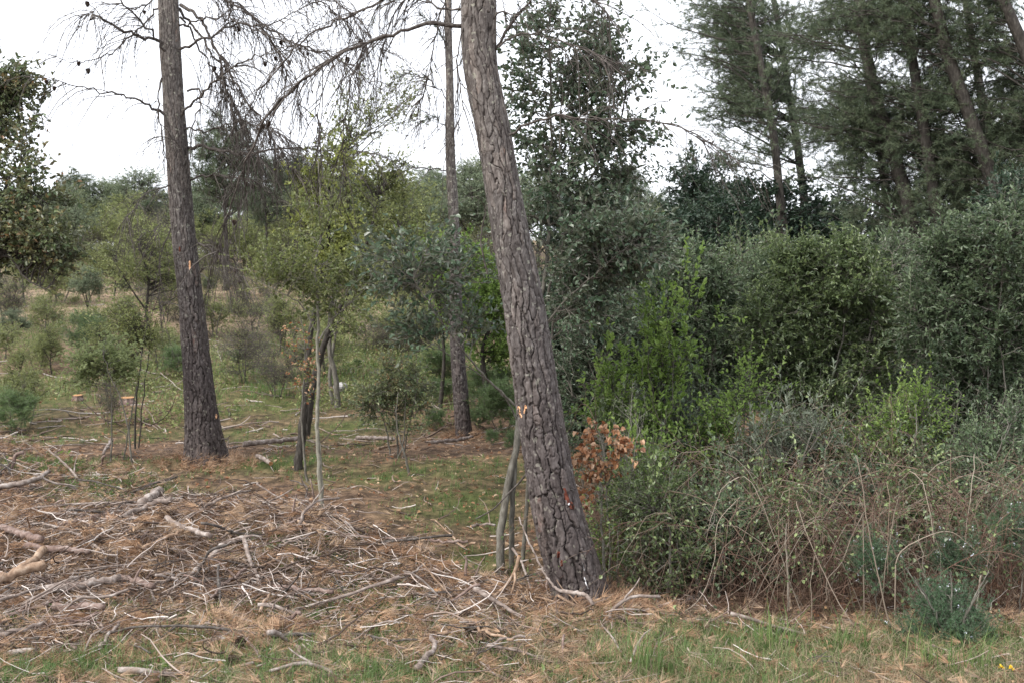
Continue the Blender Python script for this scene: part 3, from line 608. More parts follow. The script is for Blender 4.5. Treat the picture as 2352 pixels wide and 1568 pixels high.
# young downy oak in the clearing: pale straight stem, yellow-green crown
HB = gbase(Wd(739, 0, 8.4)[0], 8.4)
plant('young_oak', 'slender young oak with pale straight stem and fresh yellow green crown', 'tree', HB,
      [bstem(739, 8.4, [(733, 1080), (728, 980), (731, 880), (729, 790), (731, 700), (724, 620), (740, 520), (735, 430), (728, 360)], .022, .005),
       ([Wd(729, 790, 8.4), Wd(760, 740, 8.4), Wd(800, 700, 8.4), Wd(850, 655, 8.4)], .011, .004), ([Wd(727, 760, 8.4), Wd(690, 700, 8.3), Wd(640, 670, 8.2), Wd(600, 650, 8.2)], .009, .003),
       bstem(744, 8.5, [(741, 1120), (738, 1050), (730, 980)], .008, .004)],
      [pc(690, 640, 8.3, 110, 55, 18), pc(740, 690, 8.4, 100, 45, 10), pc(810, 630, 8.4, 60, 60, 10), pc(620, 610, 8.3, 80, 60, 9), pc(740, 480, 8.4, 50, 120, 10)],
      'fresh', 'pale_stem', tw=(.12, .36), twn=8, lfn=11, size=.034, wid=.55, seed=13, limb_r=.008, stem_name='trunk', fine=.0018)
HB = gbase(Wd(683, 0, 10.1)[0], 10.1)
plant('young_oak', 'dark mossy oak stem left of the pale one, yellowest leaves in its top', 'tree', HB,
      [bstem(683, 10.1, [(688, 1050), (697, 960), (704, 880), (710, 800), (722, 720), (745, 600), (760, 480), (750, 400)], .048, .010)],
      [pc(740, 530, 10, 80, 90, 20), pc(720, 430, 10, 45, 70, 12), pc(790, 590, 10, 80, 60, 14), pc(760, 370, 10., 60, 60, 8)],
      'yellow', 'dark_bark', tw=(.12, .35), twn=8, lfn=10, size=.042, wid=.6, seed=14, limb_r=.009, stem_name='trunk')
HB = gbase(Wd(700, 0, 13.)[0], 13.)
plant('young_oak', 'crooked dark oak leaning right behind the pale stem, olive crown against the sky', 'tree', HB,
      [bstem(700, 13., [(715, 900), (735, 820), (755, 760), (790, 690), (825, 610), (850, 530), (870, 450)], .065, .012), ([Wd(757, 757, 13), Wd(762, 700, 13), Wd(790, 600, 13.2), Wd(800, 500, 13.2), Wd(790, 350, 13.2)], .035, .01),
       ([Wd(825, 610, 13), Wd(880, 560, 13), Wd(930, 500, 13)], .02, .006)],
      [pc(860, 480, 13, 90, 90, 36), pc(790, 470, 13.2, 80, 120, 22), pc(930, 560, 13, 80, 70, 16), pc(800, 280, 13.2, 70, 120, 16), pc(880, 400, 13, 80, 50, 18), pc(910, 230, 13.4, 90, 80, 14), pc(820, 720, 12.8, 60, 50, 14)],
      'olive', 'dark_bark', tw=(.15, .45), twn=8, lfn=9, size=.05, wid=.55, seed=15, limb_r=.012, stem_name='trunk', shape='tri')
HB = gbase(Wd(770, 0, 15.)[0], 15.)
plant('young_oak', 'two grey crooked stems behind the young oaks, by the pale stone', 'tree', HB,
      [bstem(776, 15., [(770, 860), (756, 800), (762, 740), (770, 690), (800, 600)], .05, .015), bstem(765, 15.2, [(758, 880), (765, 800), (778, 730), (800, 660)], .035, .012)],
      [pc(800, 620, 15, 80, 60, 40), pc(860, 640, 15.2, 70, 50, 26)], 'olive', 'grey_bark', tw=(.2, .45), twn=8, lfn=9, size=.06, wid=.5, seed=16, shape='tri', stem_name='trunk')
HB = gbase(Wd(703, 0, 9.6)[0], 9.6)
def dead_spray(root, P, Q, rng):
    s, d, b = spawn(Q, 2, .1, 1., 1., rng); V, F, tt = leaf_mesh(s, d + A([0, 0, -.6]), .034 * rng.uniform(.6, 1.2, len(s)), .6, .5, None, rng)
    mesh_obj('dead_leaves', V, F, M['dead_leaf'], root, {'tint': ('FACE', tt)}, origin=root.location)
plant('sapling', 'thin bent sapling with a few withered orange leaves on its stem', 'sapling', HB,
      [bstem(706, 9.6, [(701, 1060), (693, 980), (696, 900), (700, 800), (690, 720)], .013, .004)], [pc(705, 880, 9.6, 32, 70, 14), pc(690, 780, 9.6, 40, 60, 10)],
      'olive', 'grey_bark', tw=(.08, .2), twn=4, lfn=3, size=.035, seed=17, limb_r=.005, extra=dead_spray)

# small trees and bushes in the clearing
HB = gbase(Wd(285, 0, 10.4)[0], 10.4)
plant('sapling', 'pale yellow green sapling on three thin stems left of the upright pine', 'sapling', HB,
      [bstem(255, 10.4, [(256, 960), (254, 890), (240, 840)], .010, .004), bstem(305, 10.2, [(290, 960), (272, 900), (256, 870), (235, 800)], .011, .004), bstem(283, 10.6, [(300, 960), (320, 860), (330, 780), (340, 740)], .009, .003)],
      [pc(235, 820, 10.4, 80, 50, 34), pc(190, 855, 10.4, 50, 30, 10), pc(275, 855, 10.4, 45, 36, 10)],
      'pale_yellow', 'grey_bark', tw=(.1, .3), twn=7, lfn=10, size=.040, wid=.6, seed=18, limb_r=.006, fine=.0016)
HB = gbase(Wd(308, 0, 11.6)[0], 11.6)
plant('sapling', 'olive sapling with fan of upright twigs behind the pale yellow one', 'sapling', HB,
      [bstem(310, 11.6, [(312, 930), (322, 850), (330, 760), (335, 700)], .014, .004), bstem(318, 11.8, [(330, 900), (345, 800), (360, 730)], .010, .004)],
      [pc(325, 790, 11.6, 42, 75, 40), pc(265, 730, 11.8, 60, 40, 16)], 'olive', 'dark_bark', tw=(.15, .35), twn=8, lfn=8, size=.032, seed=19, limb_r=.006, trop=.12)
HB = gbase(Wd(905, 0, 10.7)[0], 10.7)
plant('shrub', 'rounded shrub on many thin upright stems in the clearing, rust tinged leaves', 'shrub', HB,
      [bstem(900, 10.7, [(893, 1020), (880, 960), (862, 930)], .012, .004), bstem(915, 10.8, [(912, 1000), (908, 930), (905, 870)], .013, .004), bstem(908, 10.6, [(925, 1020), (930, 960), (935, 890)], .011, .004),
       bstem(943, 9.7, [(935, 1060), (922, 1020), (912, 980), (915, 900)], .014, .004), bstem(925, 10.7, [(935, 1000), (948, 940), (960, 880)], .010, .004)],
      [pc(905, 895, 10.7, 85, 78, 56), pc(870, 930, 10.7, 50, 40, 10), pc(930, 960, 10.7, 50, 40, 10)], 'holm_rusty', 'grey_bark', tw=(.12, .3), twn=8, lfn=11, size=.034, wid=.5, seed=20, limb_r=.006, fine=.0016)

# --- prototypes for the slope behind; each is a kind of tree about 4 m tall standing at the origin until it is placed
def proto(kind, seed):
    rng = np.random.default_rng(seed); z = A([0., 0, 0])
    if kind == 'oak':
        return plant('oak_tree', 'x', 'tree', z, [([z - A([0, 0, .3]), A([.05, 0, 1]), A([-.05, .05, 1.9]), A([.1, 0, 3.])], .075, .02), ([A([0, 0, .8]), A([.4, .1, 1.6]), A([.8, 0, 2.4])], .04, .015), ([A([0, 0, .9]), A([-.4, -.1, 1.6]), A([-.7, 0, 2.3])], .04, .015)],
                     [((0, 0, 3.0), (1.1, 1.1, .95), 80), ((.75, 0, 2.3), (.8, .8, .6), 36), ((-.75, 0, 2.2), (.8, .8, .6), 36)], 'greygreen', 'dark_bark', tw=(.2, .5), twn=8, lfn=12, size=.075, wid=.5, seed=seed, shape='tri', fine=.003, limb_r=.02, stem_name='trunk')
    if kind == 'olive':
        return plant('oak_tree', 'x', 'tree', z, [([z - A([0, 0, .3]), A([.15, 0, .9]), A([.1, .05, 1.9]), A([.4, 0, 3.2])], .06, .015), ([A([.15, 0, .9]), A([.6, .1, 1.7]), A([1., 0, 2.6])], .03, .01)],
                     [((.1, 0, 2.9), (1.2, 1.1, 1.1), 80), ((.7, 0, 2.), (.7, .7, .5), 22), ((-.6, 0, 1.9), (.6, .7, .5), 18)], 'olive', 'dark_bark', tw=(.25, .6), twn=7, lfn=10, size=.07, wid=.5, seed=seed, shape='tri', fine=.003, limb_r=.02, stem_name='trunk')
    if kind == 'dark':
        return plant('holm_oak', 'x', 'tree', z, [([z - A([0, 0, .3]), A([.05, 0, 1]), A([0, .05, 2.2]), A([0, 0, 3.3])], .09, .02)],
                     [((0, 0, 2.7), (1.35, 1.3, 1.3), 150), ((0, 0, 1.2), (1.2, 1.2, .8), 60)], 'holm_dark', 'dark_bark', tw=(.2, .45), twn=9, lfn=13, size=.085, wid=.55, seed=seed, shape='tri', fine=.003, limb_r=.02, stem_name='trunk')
    if kind == 'pine':
        return plant('pine_tree', 'x', 'pine tree', z, [([z - A([0, 0, .3]), A([.05, 0, 1.2]), A([-.05, .05, 2.5]), A([0, 0, 3.9])], .07, .015)],
                     [((0, 0, 3.3), (.9, .9, .75), 60), ((0, 0, 2.4), (1.2, 1.2, .5), 34)], 'needle', 'dark_bark', tw=(.2, .5), twn=8, lfn=7, size=.12, seed=seed, needles=True, tuft=9, nw=.008, fine=.004, limb_r=.02, stem_name='trunk')
    if kind == 'bush':
        return plant('bush', 'x', 'bush', z, [([z - A([0, 0, .2]), A([.1, 0, .5]), A([.2, .05, 1.1])], .03, .008), ([z - A([.1, 0, .2]), A([-.3, .1, .6]), A([-.4, 0, 1.1])], .025, .008), ([z - A([0, .1, .2]), A([.3, .2, .5]), A([.6, .3, .9])], .02, .006)],
                     [((0, 0, 1.), (1., .9, .75), 90)], 'olive', 'grey_bark', tw=(.15, .4), twn=8, lfn=9, size=.055, wid=.5, seed=seed, shape='tri', limb_r=.01)
    if kind == 'brush':
        return plant('bare_bush', 'x', 'bush', z, [([z - A([0, 0, .2]), A([.1, 0, .8]), A([.2, .05, 1.6])], .03, .008), ([z - A([.1, 0, .2]), A([-.3, .1, .8]), A([-.4, 0, 1.5])], .025, .008), ([z - A([0, .1, .2]), A([.4, .2, .7]), A([.7, .3, 1.3])], .02, .006)],
                     [((0, 0, 1.3), (1.1, 1., 1.), 90)], 'olive', 'dead_wood', tw=(.3, .7), twn=14, lfn=1, size=.06, seed=seed, shape='tri', limb_r=.012, fine=.0042, trop=.1)
    if kind == 'tuft':
        return plant('broom_bush', 'x', 'bush', z, [([z - A([0, 0, .1]), A([.1, 0, .3]), A([.2, .05, .6])], .015, .004), ([z - A([0, 0, .1]), A([-.2, .1, .3]), A([-.3, 0, .6])], .015, .004)],
                     [((0, 0, .6), (.6, .5, .5), 60)], 'feather', 'grey_bark', tw=(.15, .35), twn=9, lfn=6, size=.09, seed=seed, needles=True, tuft=7, nw=.005, trop=.25, limb_r=.006)
PR = {k: [proto(k, s) for s in ss] for k, ss in {'oak': (101, 102), 'olive': (103, 104), 'dark': (105, 106), 'pine': (107, 108), 'bush': (109, 110), 'brush': (111, 112), 'tuft': (113,)}.items()}
HT = {'oak': 4.0, 'olive': 4.1, 'dark': 4.1, 'pine': 4.1, 'bush': 1.85, 'brush': 2.35, 'tuft': 1.2}
USED = {}
def place(kind, px, top, Y, label, group, wide=1.0, variant=None, by_base=None):
    v = int(R.integers(0, len(PR[kind]))) if variant is None else variant % len(PR[kind])
    b = gbase((px - CX) / FPX * Y, Y); zt = CAMZ + (HY - top) / FPX * Y; s = max(.12, (zt - b[2]) / HT[kind]); sc = (s * wide, s * wide, s)
    p = PR[kind][v]; key = (kind, v)
    if key not in USED:
        USED[key] = 1; p.location = [float(q) for q in b]; p.rotation_euler = (0, 0, R.uniform(0, 6.28)); p.scale = sc; p['label'] = label; p['group'] = group
        return p
    return copy_thing(p, b, R.uniform(0, 6.28), sc, label, group)
SKY = 'trees along the top of the slope'; SL = 'small trees on the cleared slope'; WOOD = 'dark trees of the wood behind the thicket'; BU = 'low bushes on the slope'
L1 = 'grey green tree on the skyline between the left edge and the upright pine'
L2 = 'hazy tree on the skyline seen between the two big pine trunks'
L3 = 'olive green tree partway up the slope left of the leaning pine'
L4 = 'hazy tree in the far wood behind the leaning pine and the holm oak'
L5 = 'very dark evergreen tree in the wood behind the right thicket'
L6 = 'olive bush low on the cleared slope'
L7 = 'bare brown twiggy bush on the cleared slope'
L8 = 'feathery green broom bush behind the slim pine'
HILL = [
    ('oak', 20, 430, 38, L1, SKY, 1.2), ('oak', 95, 425, 34, L1, SKY, 1.0), ('oak', 150, 415, 30, 'tallest rounded grey green tree on the skyline right of the left edge oak', SKY, .9), ('pine', 238, 470, 40, L1, SKY, .8),
    ('olive', 200, 520, 36, L1, SKY, 1.0), ('oak', 262, 510, 40, L1, SKY, .9), ('pine', 350, 455, 38, L1, SKY, 1.), ('oak', 395, 460, 42, L1, SKY, 1.), ('olive', 310, 520, 34, L1, SKY, 1.),
    ('pine', 520, 265, 27, 'tall dark crowned pine just behind the dead branches of the upright pine', SKY, .95), ('pine', 610, 360, 30, L2, SKY, .9), ('oak', 470, 430, 34, L2, SKY, 1.),
    ('oak', 560, 480, 38, L2, SKY, 1.1), ('oak', 640, 440, 36, L2, SKY, 1.), ('olive', 700, 390, 34, L2, SKY, 1.), ('pine', 770, 420, 40, L2, SKY, 1.), ('oak', 850, 400, 32, L2, SKY, 1.1),
    ('olive', 905, 375, 28, 'rounded olive tree on the skyline right of the young oaks', SKY, 1.), ('oak', 970, 410, 36, L2, SKY, 1.), ('pine', 1000, 400, 40, L2, SKY, 1.),
    ('oak', 1090, 390, 34, L2, SKY, 1.1), ('oak', 1170, 380, 38, L4, SKY, 1.), ('oak', 1240, 380, 32, L4, SKY, 1.1), ('dark', 1310, 400, 30, L4, SKY, 1.), ('oak', 1360, 395, 36, L4, SKY, 1.),
    ('pine', 1440, 380, 34, 'pale green pointed pine on the skyline right of the holm oak crown', SKY, .9), ('oak', 1500, 425, 38, L4, SKY, 1.), ('olive', 1480, 470, 26, L4, SKY, 1.), ('oak', 1400, 470, 24, L4, SKY, 1.),
    ('dark', 1570, 430, 26, L5, WOOD, 1.1), ('dark', 1620, 330, 22, 'dark evergreen standing tallest at the left end of the right wood', WOOD, .9), ('dark', 1700, 400, 20, L5, WOOD, 1.2), ('dark', 1790, 395, 18, L5, WOOD, 1.2), ('dark', 1650, 440, 17, L5, WOOD, 1.2),
    ('dark', 1900, 430, 20, L5, WOOD, 1.), ('dark', 2000, 440, 17, L5, WOOD, 1.), ('dark', 2110, 450, 19, L5, WOOD, 1.), ('dark', 2230, 420, 16, L5, WOOD, 1.), ('dark', 2330, 350, 15, L5, WOOD, 1.),
    ('dark', 2420, 300, 17, L5, WOOD, 1.), ('oak', 1560, 560, 18, L4, WOOD, 1.), ('olive', 1640, 590, 15, 'olive grey tree in front of the darkest evergreens', WOOD, .9), ('dark', 1480, 640, 16, L5, WOOD, 1.), ('oak', 1330, 600, 18, L4, WOOD, 1.1),
    ('dark', 1250, 620, 15, L5, WOOD, .9), ('oak', 1420, 560, 20, L4, WOOD, 1.),
    ('olive', 350, 490, 20, 'olive tree with forked crooked trunk directly left of the upright pine', SL, 1.0), ('oak', 200, 605, 22, L3, SL, .9), ('olive', 120, 605, 24, L3, SL, 1.), ('oak', 285, 645, 25, L3, SL, .8),
    ('olive', 120, 735, 17, L3, SL, .8), ('olive', 245, 725, 16, L3, SL, .9), ('oak', 30, 705, 19, L3, SL, 1.), ('olive', 40, 785, 14, L3, SL, .8), ('olive', 640, 665, 19, L3, SL, .8), ('olive', 560, 645, 24, L3, SL, 1.),
    ('oak', 480, 635, 25, L3, SL, 1.), ('olive', 700, 605, 24, L3, SL, 1.), ('olive', 940, 605, 22, L3, SL, 1.), ('oak', 890, 665, 25, L3, SL, 1.), ('oak', 1000, 605, 26, L3, SL, 1.), ('olive', 1100, 565, 22, L3, SL, 1.),
    ('bush', 90, 760, 17, L6, BU, 1.), ('bush', 170, 700, 24, L6, BU, 1.2), ('bush', 30, 690, 26, L6, BU, 1.3), ('bush', 300, 690, 24, L6, BU, 1.2), ('bush', 380, 700, 26, L6, BU, 1.2), ('bush', 520, 690, 27, L6, BU, 1.1),
    ('bush', 600, 700, 26, L6, BU, 1.2), ('bush', 680, 680, 30, L6, BU, 1.3), ('bush', 860, 720, 22, L6, BU, 1.1), ('bush', 930, 700, 26, L6, BU, 1.3), ('bush', 980, 740, 20, L6, BU, 1.1), ('bush', 830, 660, 32, L6, BU, 1.4),
    ('brush', 60, 620, 32, L7, BU, 1.3), ('brush', 150, 600, 34, L7, BU, 1.3), ('brush', 250, 620, 32, L7, BU, 1.3), ('brush', 330, 640, 30, L7, BU, 1.3), ('brush', 500, 600, 32, L7, BU, 1.3), ('brush', 580, 570, 34, L7, BU, 1.3), ('brush', 650, 560, 30, L7, BU, 1.3),
    ('brush', 760, 560, 30, L7, BU, 1.3), ('brush', 860, 520, 32, L7, BU, 1.3), ('brush', 920, 480, 30, L7, BU, 1.3), ('brush', 980, 520, 26, L7, BU, 1.3), ('brush', 720, 740, 20, L7, BU, 1.), ('brush', 590, 760, 18, L7, BU, 1.), ('brush', 1420, 620, 15, L7, BU, 1.), ('brush', 1500, 560, 17, L7, BU, 1.1),
    ('brush', 250, 860, 13.5, L7, BU, .6), ('brush', 1160, 540, 24, L7, BU, 1.2),
    ('tuft', 552, 795, 18, 'low round blue green bush on the slope right of the upright pine', BU, 1.2),
    ('tuft', 1010, 860, 15.5, L8, BU, 1.2), ('tuft', 1120, 820, 15, L8, BU, 1.2), ('tuft', 1160, 850, 13, L8, BU, 1.), ('tuft', 1020, 780, 17, L8, BU, 1.3), ('tuft', 1100, 920, 13.5, L8, BU, 1.), ('tuft', 1180, 980, 11, L8, BU, .9), ('tuft', 1240, 900, 11, L8, BU, 1.),
    ('tuft', 960, 900, 17, L8, BU, 1.2), ('tuft', 870, 800, 20, L8, BU, 1.2),
    ('bush', 60, 830, 13.5, 0, BU, .8), ('bush', 400, 760, 19, 0, BU, 1.), ('bush', 560, 740, 22, 0, BU, 1.1), ('bush', 450, 680, 28, 0, BU, 1.3), ('bush', 780, 640, 34, 0, BU, 1.4),
    ('bush', 10, 640, 32, 0, BU, 1.3), ('bush', 110, 640, 32, 0, BU, 1.3), ('bush', 210, 630, 34, 0, BU, 1.3), ('bush', 640, 620, 36, 0, BU, 1.4), ('bush', 730, 600, 37, 0, BU, 1.4), ('bush', 900, 610, 36, 0, BU, 1.4), ('bush', 350, 620, 37, 0, BU, 1.3),
    ('brush', 30, 720, 22, 0, BU, 1.1), ('brush', 200, 690, 27, 0, BU, 1.1), ('brush', 420, 640, 26, 0, BU, 1.1), ('brush', 540, 640, 28, 0, BU, 1.1), ('brush', 620, 660, 25, 0, BU, 1.), ('brush', 800, 640, 26, 0, BU, 1.1), ('brush', 690, 780, 17, 0, BU, .8), ('brush', 880, 760, 19, 0, BU, .9),
    ('tuft', 450, 850, 17, 0, BU, 1.), ('tuft', 620, 830, 17, 0, BU, 1.), ('tuft', 820, 820, 18, 0, BU, 1.), ('tuft', 30, 880, 13, 0, BU, 1.), ('tuft', 940, 850, 16, 0, BU, 1.), ('tuft', 1000, 930, 13.5, 0, BU, .9), ('tuft', 1130, 980, 12, 0, BU, .9)]
rh = np.random.default_rng(900)
for Yr, dpx, h0, h1, kinds in [(46, 50, 1.8, 4.8, ('oak', 'olive', 'oak', 'pine')), (40, 44, 1.5, 2.9, ('olive', 'oak', 'brush', 'olive')), (35, 50, 1.1, 2.4, ('olive', 'brush', 'brush', 'bush')), (30, 58, .9, 2., ('olive', 'brush', 'bush')), (25, 66, .8, 1.7, ('bush', 'brush', 'olive')), (21, 80, .6, 1.3, ('bush', 'brush', 'brush')), (17.5, 110, .5, 1.0, ('bush', 'brush', 'brush', 'tuft'))]:
    for px in np.arange(-20 + rh.uniform(0, dpx), 1180 if Yr > 20 else 1000, dpx):
        px = px + rh.uniform(-.4, .4) * dpx; Yd = Yr + rh.uniform(-2, 2); b = gbase((px - CX) / FPX * Yd, Yd); top = HY - (b[2] + rh.uniform(h0, h1) - CAMZ) * FPX / Yd
        HILL.append((kinds[rh.integers(0, len(kinds))], px, top, Yd, 0, SKY if Yr > 42 else SL, 1.1))
LANDM = [(60, 'by the left edge'), (130, 'just in from the left edge'), (190, 'left of the pale yellow sapling'), (260, 'above the pale yellow sapling'), (335, 'above the olive sapling'), (400, 'left of the upright pine'), (470, 'at the upright pine'),
 (535, 'just right of the upright pine'), (600, 'under the drooping branches'), (660, 'left of the mossy oak stem'), (720, 'behind the mossy oak stem'), (780, 'behind the pale oak stem'), (840, 'right of the crooked oak'), (900, 'above the many stemmed shrub'), (960, 'right of the young oaks'),
 (1020, 'left of the slim pine'), (1080, 'behind the slim pine'), (1150, 'between slim and leaning pine'), (1220, 'behind the leaning pine'), (1290, 'just right of the leaning pine'), (1350, 'behind the holm oak stems'), (1410, 'under the holm oak crown'), (1470, 'below the holm oak tip'),
 (1530, 'right of the holm oak'), (1600, 'left of the right wood'), (1680, 'above the silvery topped shrub'), (1760, 'under the thinnest right pine'), (1850, 'above the largest shrub'), (1950, 'right above the largest shrub'), (2060, 'at the second right pine'), (2170, 'at the forked right pine'), (2280, 'at the thick right pine'), (2380, 'by the right edge'), (9999, 'beyond the right edge')]
DESC = {'oak': 'grey green rounded oak', 'olive': 'olive green loose oak', 'dark': 'very dark dense evergreen', 'pine': 'dark needled pine', 'bush': 'low olive bush', 'brush': 'bare brown bush', 'tuft': 'feathery green broom bush'}
SEEN = {}
for kind, px, top, Yd, lab, grp, wd in HILL:
    if lab in (0, L1, L2, L3, L4, L5, L6, L7, L8):
        row = 'on the skyline' if grp == SKY else 'in the wood' if grp == WOOD else 'high on the slope' if Yd > 27 else 'halfway up the slope' if Yd > 20 else 'low on the slope'
        lab = DESC[kind] + ' ' + row + ' ' + next(t for m_, t in LANDM if px < m_)
    SEEN.setdefault(lab, []).append((Yd, kind, px, top, grp, wd * (1.25 if kind in ('oak', 'olive') else 1.1)))
for lab, L_ in SEEN.items():
    L_.sort()
    for q, (Yd, kind, px, top, grp, wd) in enumerate(L_):
        place(kind, px, top, Yd, (('nearer ', 'further ')[q] if len(L_) == 2 else ('nearest ', 'second ', 'third ', 'fourth ', 'fifth ', 'sixth ')[min(q, 5)] if len(L_) > 2 else '') + lab, grp, wd)
HB = gbase(Wd(1150, 0, 14.5)[0], 14.5)
plant('young_oak', 'bright spring green tree with dark bent trunk between the slim and the leaning pine', 'tree', HB,
      [bstem(1140, 14.5, [(1115, 880), (1110, 800), (1130, 740), (1160, 680)], .06, .015), bstem(1010, 15, [(1020, 800), (1015, 740), (1000, 680)], .04, .01)],
      [pc(1110, 700, 14.5, 60, 55, 50), pc(1090, 600, 14.8, 60, 60, 30), pc(1130, 790, 14.5, 50, 50, 26), pc(975, 560, 15.5, 60, 30, 24), pc(1020, 700, 15, 50, 50, 20)], 'bright', 'dark_bark', tw=(.2, .4), twn=8, lfn=10, size=.06, wid=.6, seed=41, shape='tri', stem_name='trunk')

# ---------------------------------------------------------------- leaning pines at right with fine crowns
RP = [((1780, 340), (1757, 200), (1738, 100), (1718, -10), (1700, -200), 17., 22, .9, 'farthest left of the leaning pines at right, thinnest trunk and pale crown'),
      ((2085, 470), (2045, 330), (2005, 200), (1972, 0), (1940, -220), 12.8, 34, 1., 'leaning pine left of the forked one in the right wood'),
      ((2150, 500), (2128, 330), (2102, 180), (2072, -10), (2030, -240), 12.4, 28, 1., 'dark slender leaning pine with a long limb reaching left'),
      ((2290, 450), (2245, 320), (2195, 180), (2145, 0), (2090, -240), 12., 36, 1., 'thick leaning pine second from the right edge'),
      ((2440, 420), (2400, 250), (2352, 110), (2295, -20), (2230, -260), 11.6, 34, 1., 'leaning pine cut by the right edge, darkest crown')]
for k, (p0, p1, p2, p3, p4, Yd, w, wd, lab) in enumerate(RP):
    slope = (p0[0] - p3[0]) / (p0[1] - p3[1]); bx = (p0[0] + (1000 - p0[1]) * .12 - CX) / FPX * Yd; b = gbase(bx, Yd); r = stem_rad(w, Yd)
    q = [b - A([0, 0, .2]), Wd(p0[0] + 25, p0[1] + 250, Yd), Wd(*p0, Yd), Wd(*p1, Yd), Wd(*p2, Yd), Wd(*p3, Yd), Wd(*p4, Yd)]
    nT = 36; f = Yd / 12.; rr = 1.35 * f; bk = A([0, .7, 0]); dr = .95 * f
    cr = [(Wd(p4[0], p4[1], Yd) + bk, (rr, dr, .9 * f), 30), (Wd(p3[0] - 20, p3[1] + 10, Yd) + bk, (rr, dr, .7 * f), nT), (Wd(p2[0] - 10, p2[1] + 20, Yd) + bk, (rr, dr, .6 * f), nT), (Wd(p1[0], p1[1] + 10, Yd) + bk, (rr * .9, dr, .5 * f), int(nT * .8)), (Wd(p0[0], p0[1] - 20, Yd) + bk, (rr * .8, dr, .4 * f), int(nT * .5))]
    plant('pine_tree', lab, 'pine tree', b, [(q, r * 1.3, r * .6)], cr, 'needle', 'dark_bark', 'leaning pines at right', tw=(.15, .42), twn=15, lfn=9, size=.07, seed=50 + k, lf_t=.2, cand=1.7,
          needles=True, tuft=9, nw=.0042, limb_r=.010, stem_name='trunk', trop=.0, fine=.0026, dens_t=.22, power=1.8)

for k, (px, Yd, blobs, lab) in enumerate([(1820, 19., [(1680, 60, 130, 110, 56), (1670, 200, 110, 90, 40), (1800, 260, 110, 90, 26), (1850, 80, 110, 110, 24)], 'pale hazy pine crown behind the thinnest leaning pine'),
    (2010, 18., [(1930, 120, 110, 140, 24), (1960, 320, 120, 90, 26), (2060, 240, 90, 120, 16)], 'pine filling the gap between the second and third leaning pines'),
    (2260, 16., [(2230, 120, 120, 150, 24), (2310, 300, 110, 110, 34), (2160, 350, 90, 70, 20)], 'dark pine behind the two rightmost leaning pines')]):
    b = gbase((px + 60 - CX) / FPX * Yd, Yd)
    plant('pine_tree', lab, 'pine tree', b, [([b - A([0, 0, .2]), Wd(px + 20, 400, Yd), Wd(px - 10, 200, Yd), Wd(px - 50, -50, Yd)], .12, .05)], [pc(q[0], q[1], Yd, q[2], q[3], q[4]) for q in blobs], 'needle', 'dark_bark', 'leaning pines at right', tw=(.2, .5), twn=13, lfn=9, size=.09, seed=150 + k, dens_t=.5, cand=2.2,
          needles=True, tuft=8, nw=.0055, limb_r=.016, stem_name='trunk', fine=.003, lf_t=.3)

# ---------------------------------------------------------------- the thicket at right
TH = 'shrubs of the thicket'
def shoots(leaf, size, wid):
    def f(root, P, Q, rng):
        k = rng.choice(len(P), min(len(P), 46), replace=False); st = P[k, -1]; G = grow(st, rng.normal(0, .3, (len(k), 3)) + A([0, 0, 1.]), rng.uniform(.18, .55, len(k)), 8, .09, .12, rng)
        V, F = tubes(G, np.linspace(1, .35, 8)[None] * .0019 * np.ones((len(k), 1)), 4); mesh_obj('shoots', V, F, M['grey_bark'], root, origin=root.location)
        s_, d_, b_ = spawn(G, 16, .1, 1., .9, rng); V, F, t = leaf_mesh(s_, d_ + A([0, 0, .25]), size * rng.uniform(.6, 1.3, len(s_)), wid, .3, np.clip(rng.uniform(.35, 1, len(k))[b_] + rng.normal(0, .1, len(b_)), 0, 1), rng)
        mesh_obj('young_leaves', V, F, M[leaf], root, {'tint': ('FACE', t)}, origin=root.location)
    return f
def shrub(px, Y, label, blobs, leaf, stems=5, height=None, seed=1, name='shrub', size=.042, wid=.42, twn=9, lfn=10, bark='grey_bark', tw=(.12, .32), shape='hex', spread_px=60, **kw):
    rng = np.random.default_rng(seed * 7 + 1); HBs = gbase((px - CX) / FPX * Y, Y); st = []
    cxs = [b[0] for b in blobs]; 
    for k in range(stems):
        bl = blobs[rng.integers(0, len(blobs))]; bx = px + rng.uniform(-1, 1) * spread_px; yy = Y + rng.uniform(-.25, .25); b0 = gbase((bx - CX) / FPX * yy, yy)
        tgt = Wd(bl[0] + rng.uniform(-.5, .5) * bl[2], bl[1] + rng.uniform(-.5, .3) * bl[3], yy)
        m1 = b0 + (tgt - b0) * .35 + A([rng.normal(0, .05), rng.normal(0, .05), .12]); m2 = b0 + (tgt - b0) * .7 + A([rng.normal(0, .05), rng.normal(0, .05), .1])
        st.append(([b0 - A([0, 0, .05]), m1, m2, tgt], rng.uniform(.009, .016), .004))
    return plant(name, label, name.replace('_', ' '), HBs, st, [pc(b[0], b[1], Y + (b[5] if len(b) > 5 else 0), b[2], b[3], b[4]) for b in blobs], leaf, bark, TH, extra=shoots(leaf, size * 1.05, wid), trop=.09,
                 tw=tw, twn=twn, lfn=lfn, size=size, wid=wid, seed=seed, limb_r=.007, shape=shape, fine=.0018, power=2.0, **kw)
shrub(1880, 8.8, 'largest rounded shrub in the middle of the thicket, sage green with a pale central stem',
      [(1900, 700, 150, 130, 150), (1800, 780, 110, 110, 90), (1990, 730, 100, 110, 90), (1900, 870, 170, 110, 100), (1830, 600, 60, 50, 20), (1930, 600, 70, 50, 24)], 'shrub', 8, seed=60, twn=10, lfn=13)
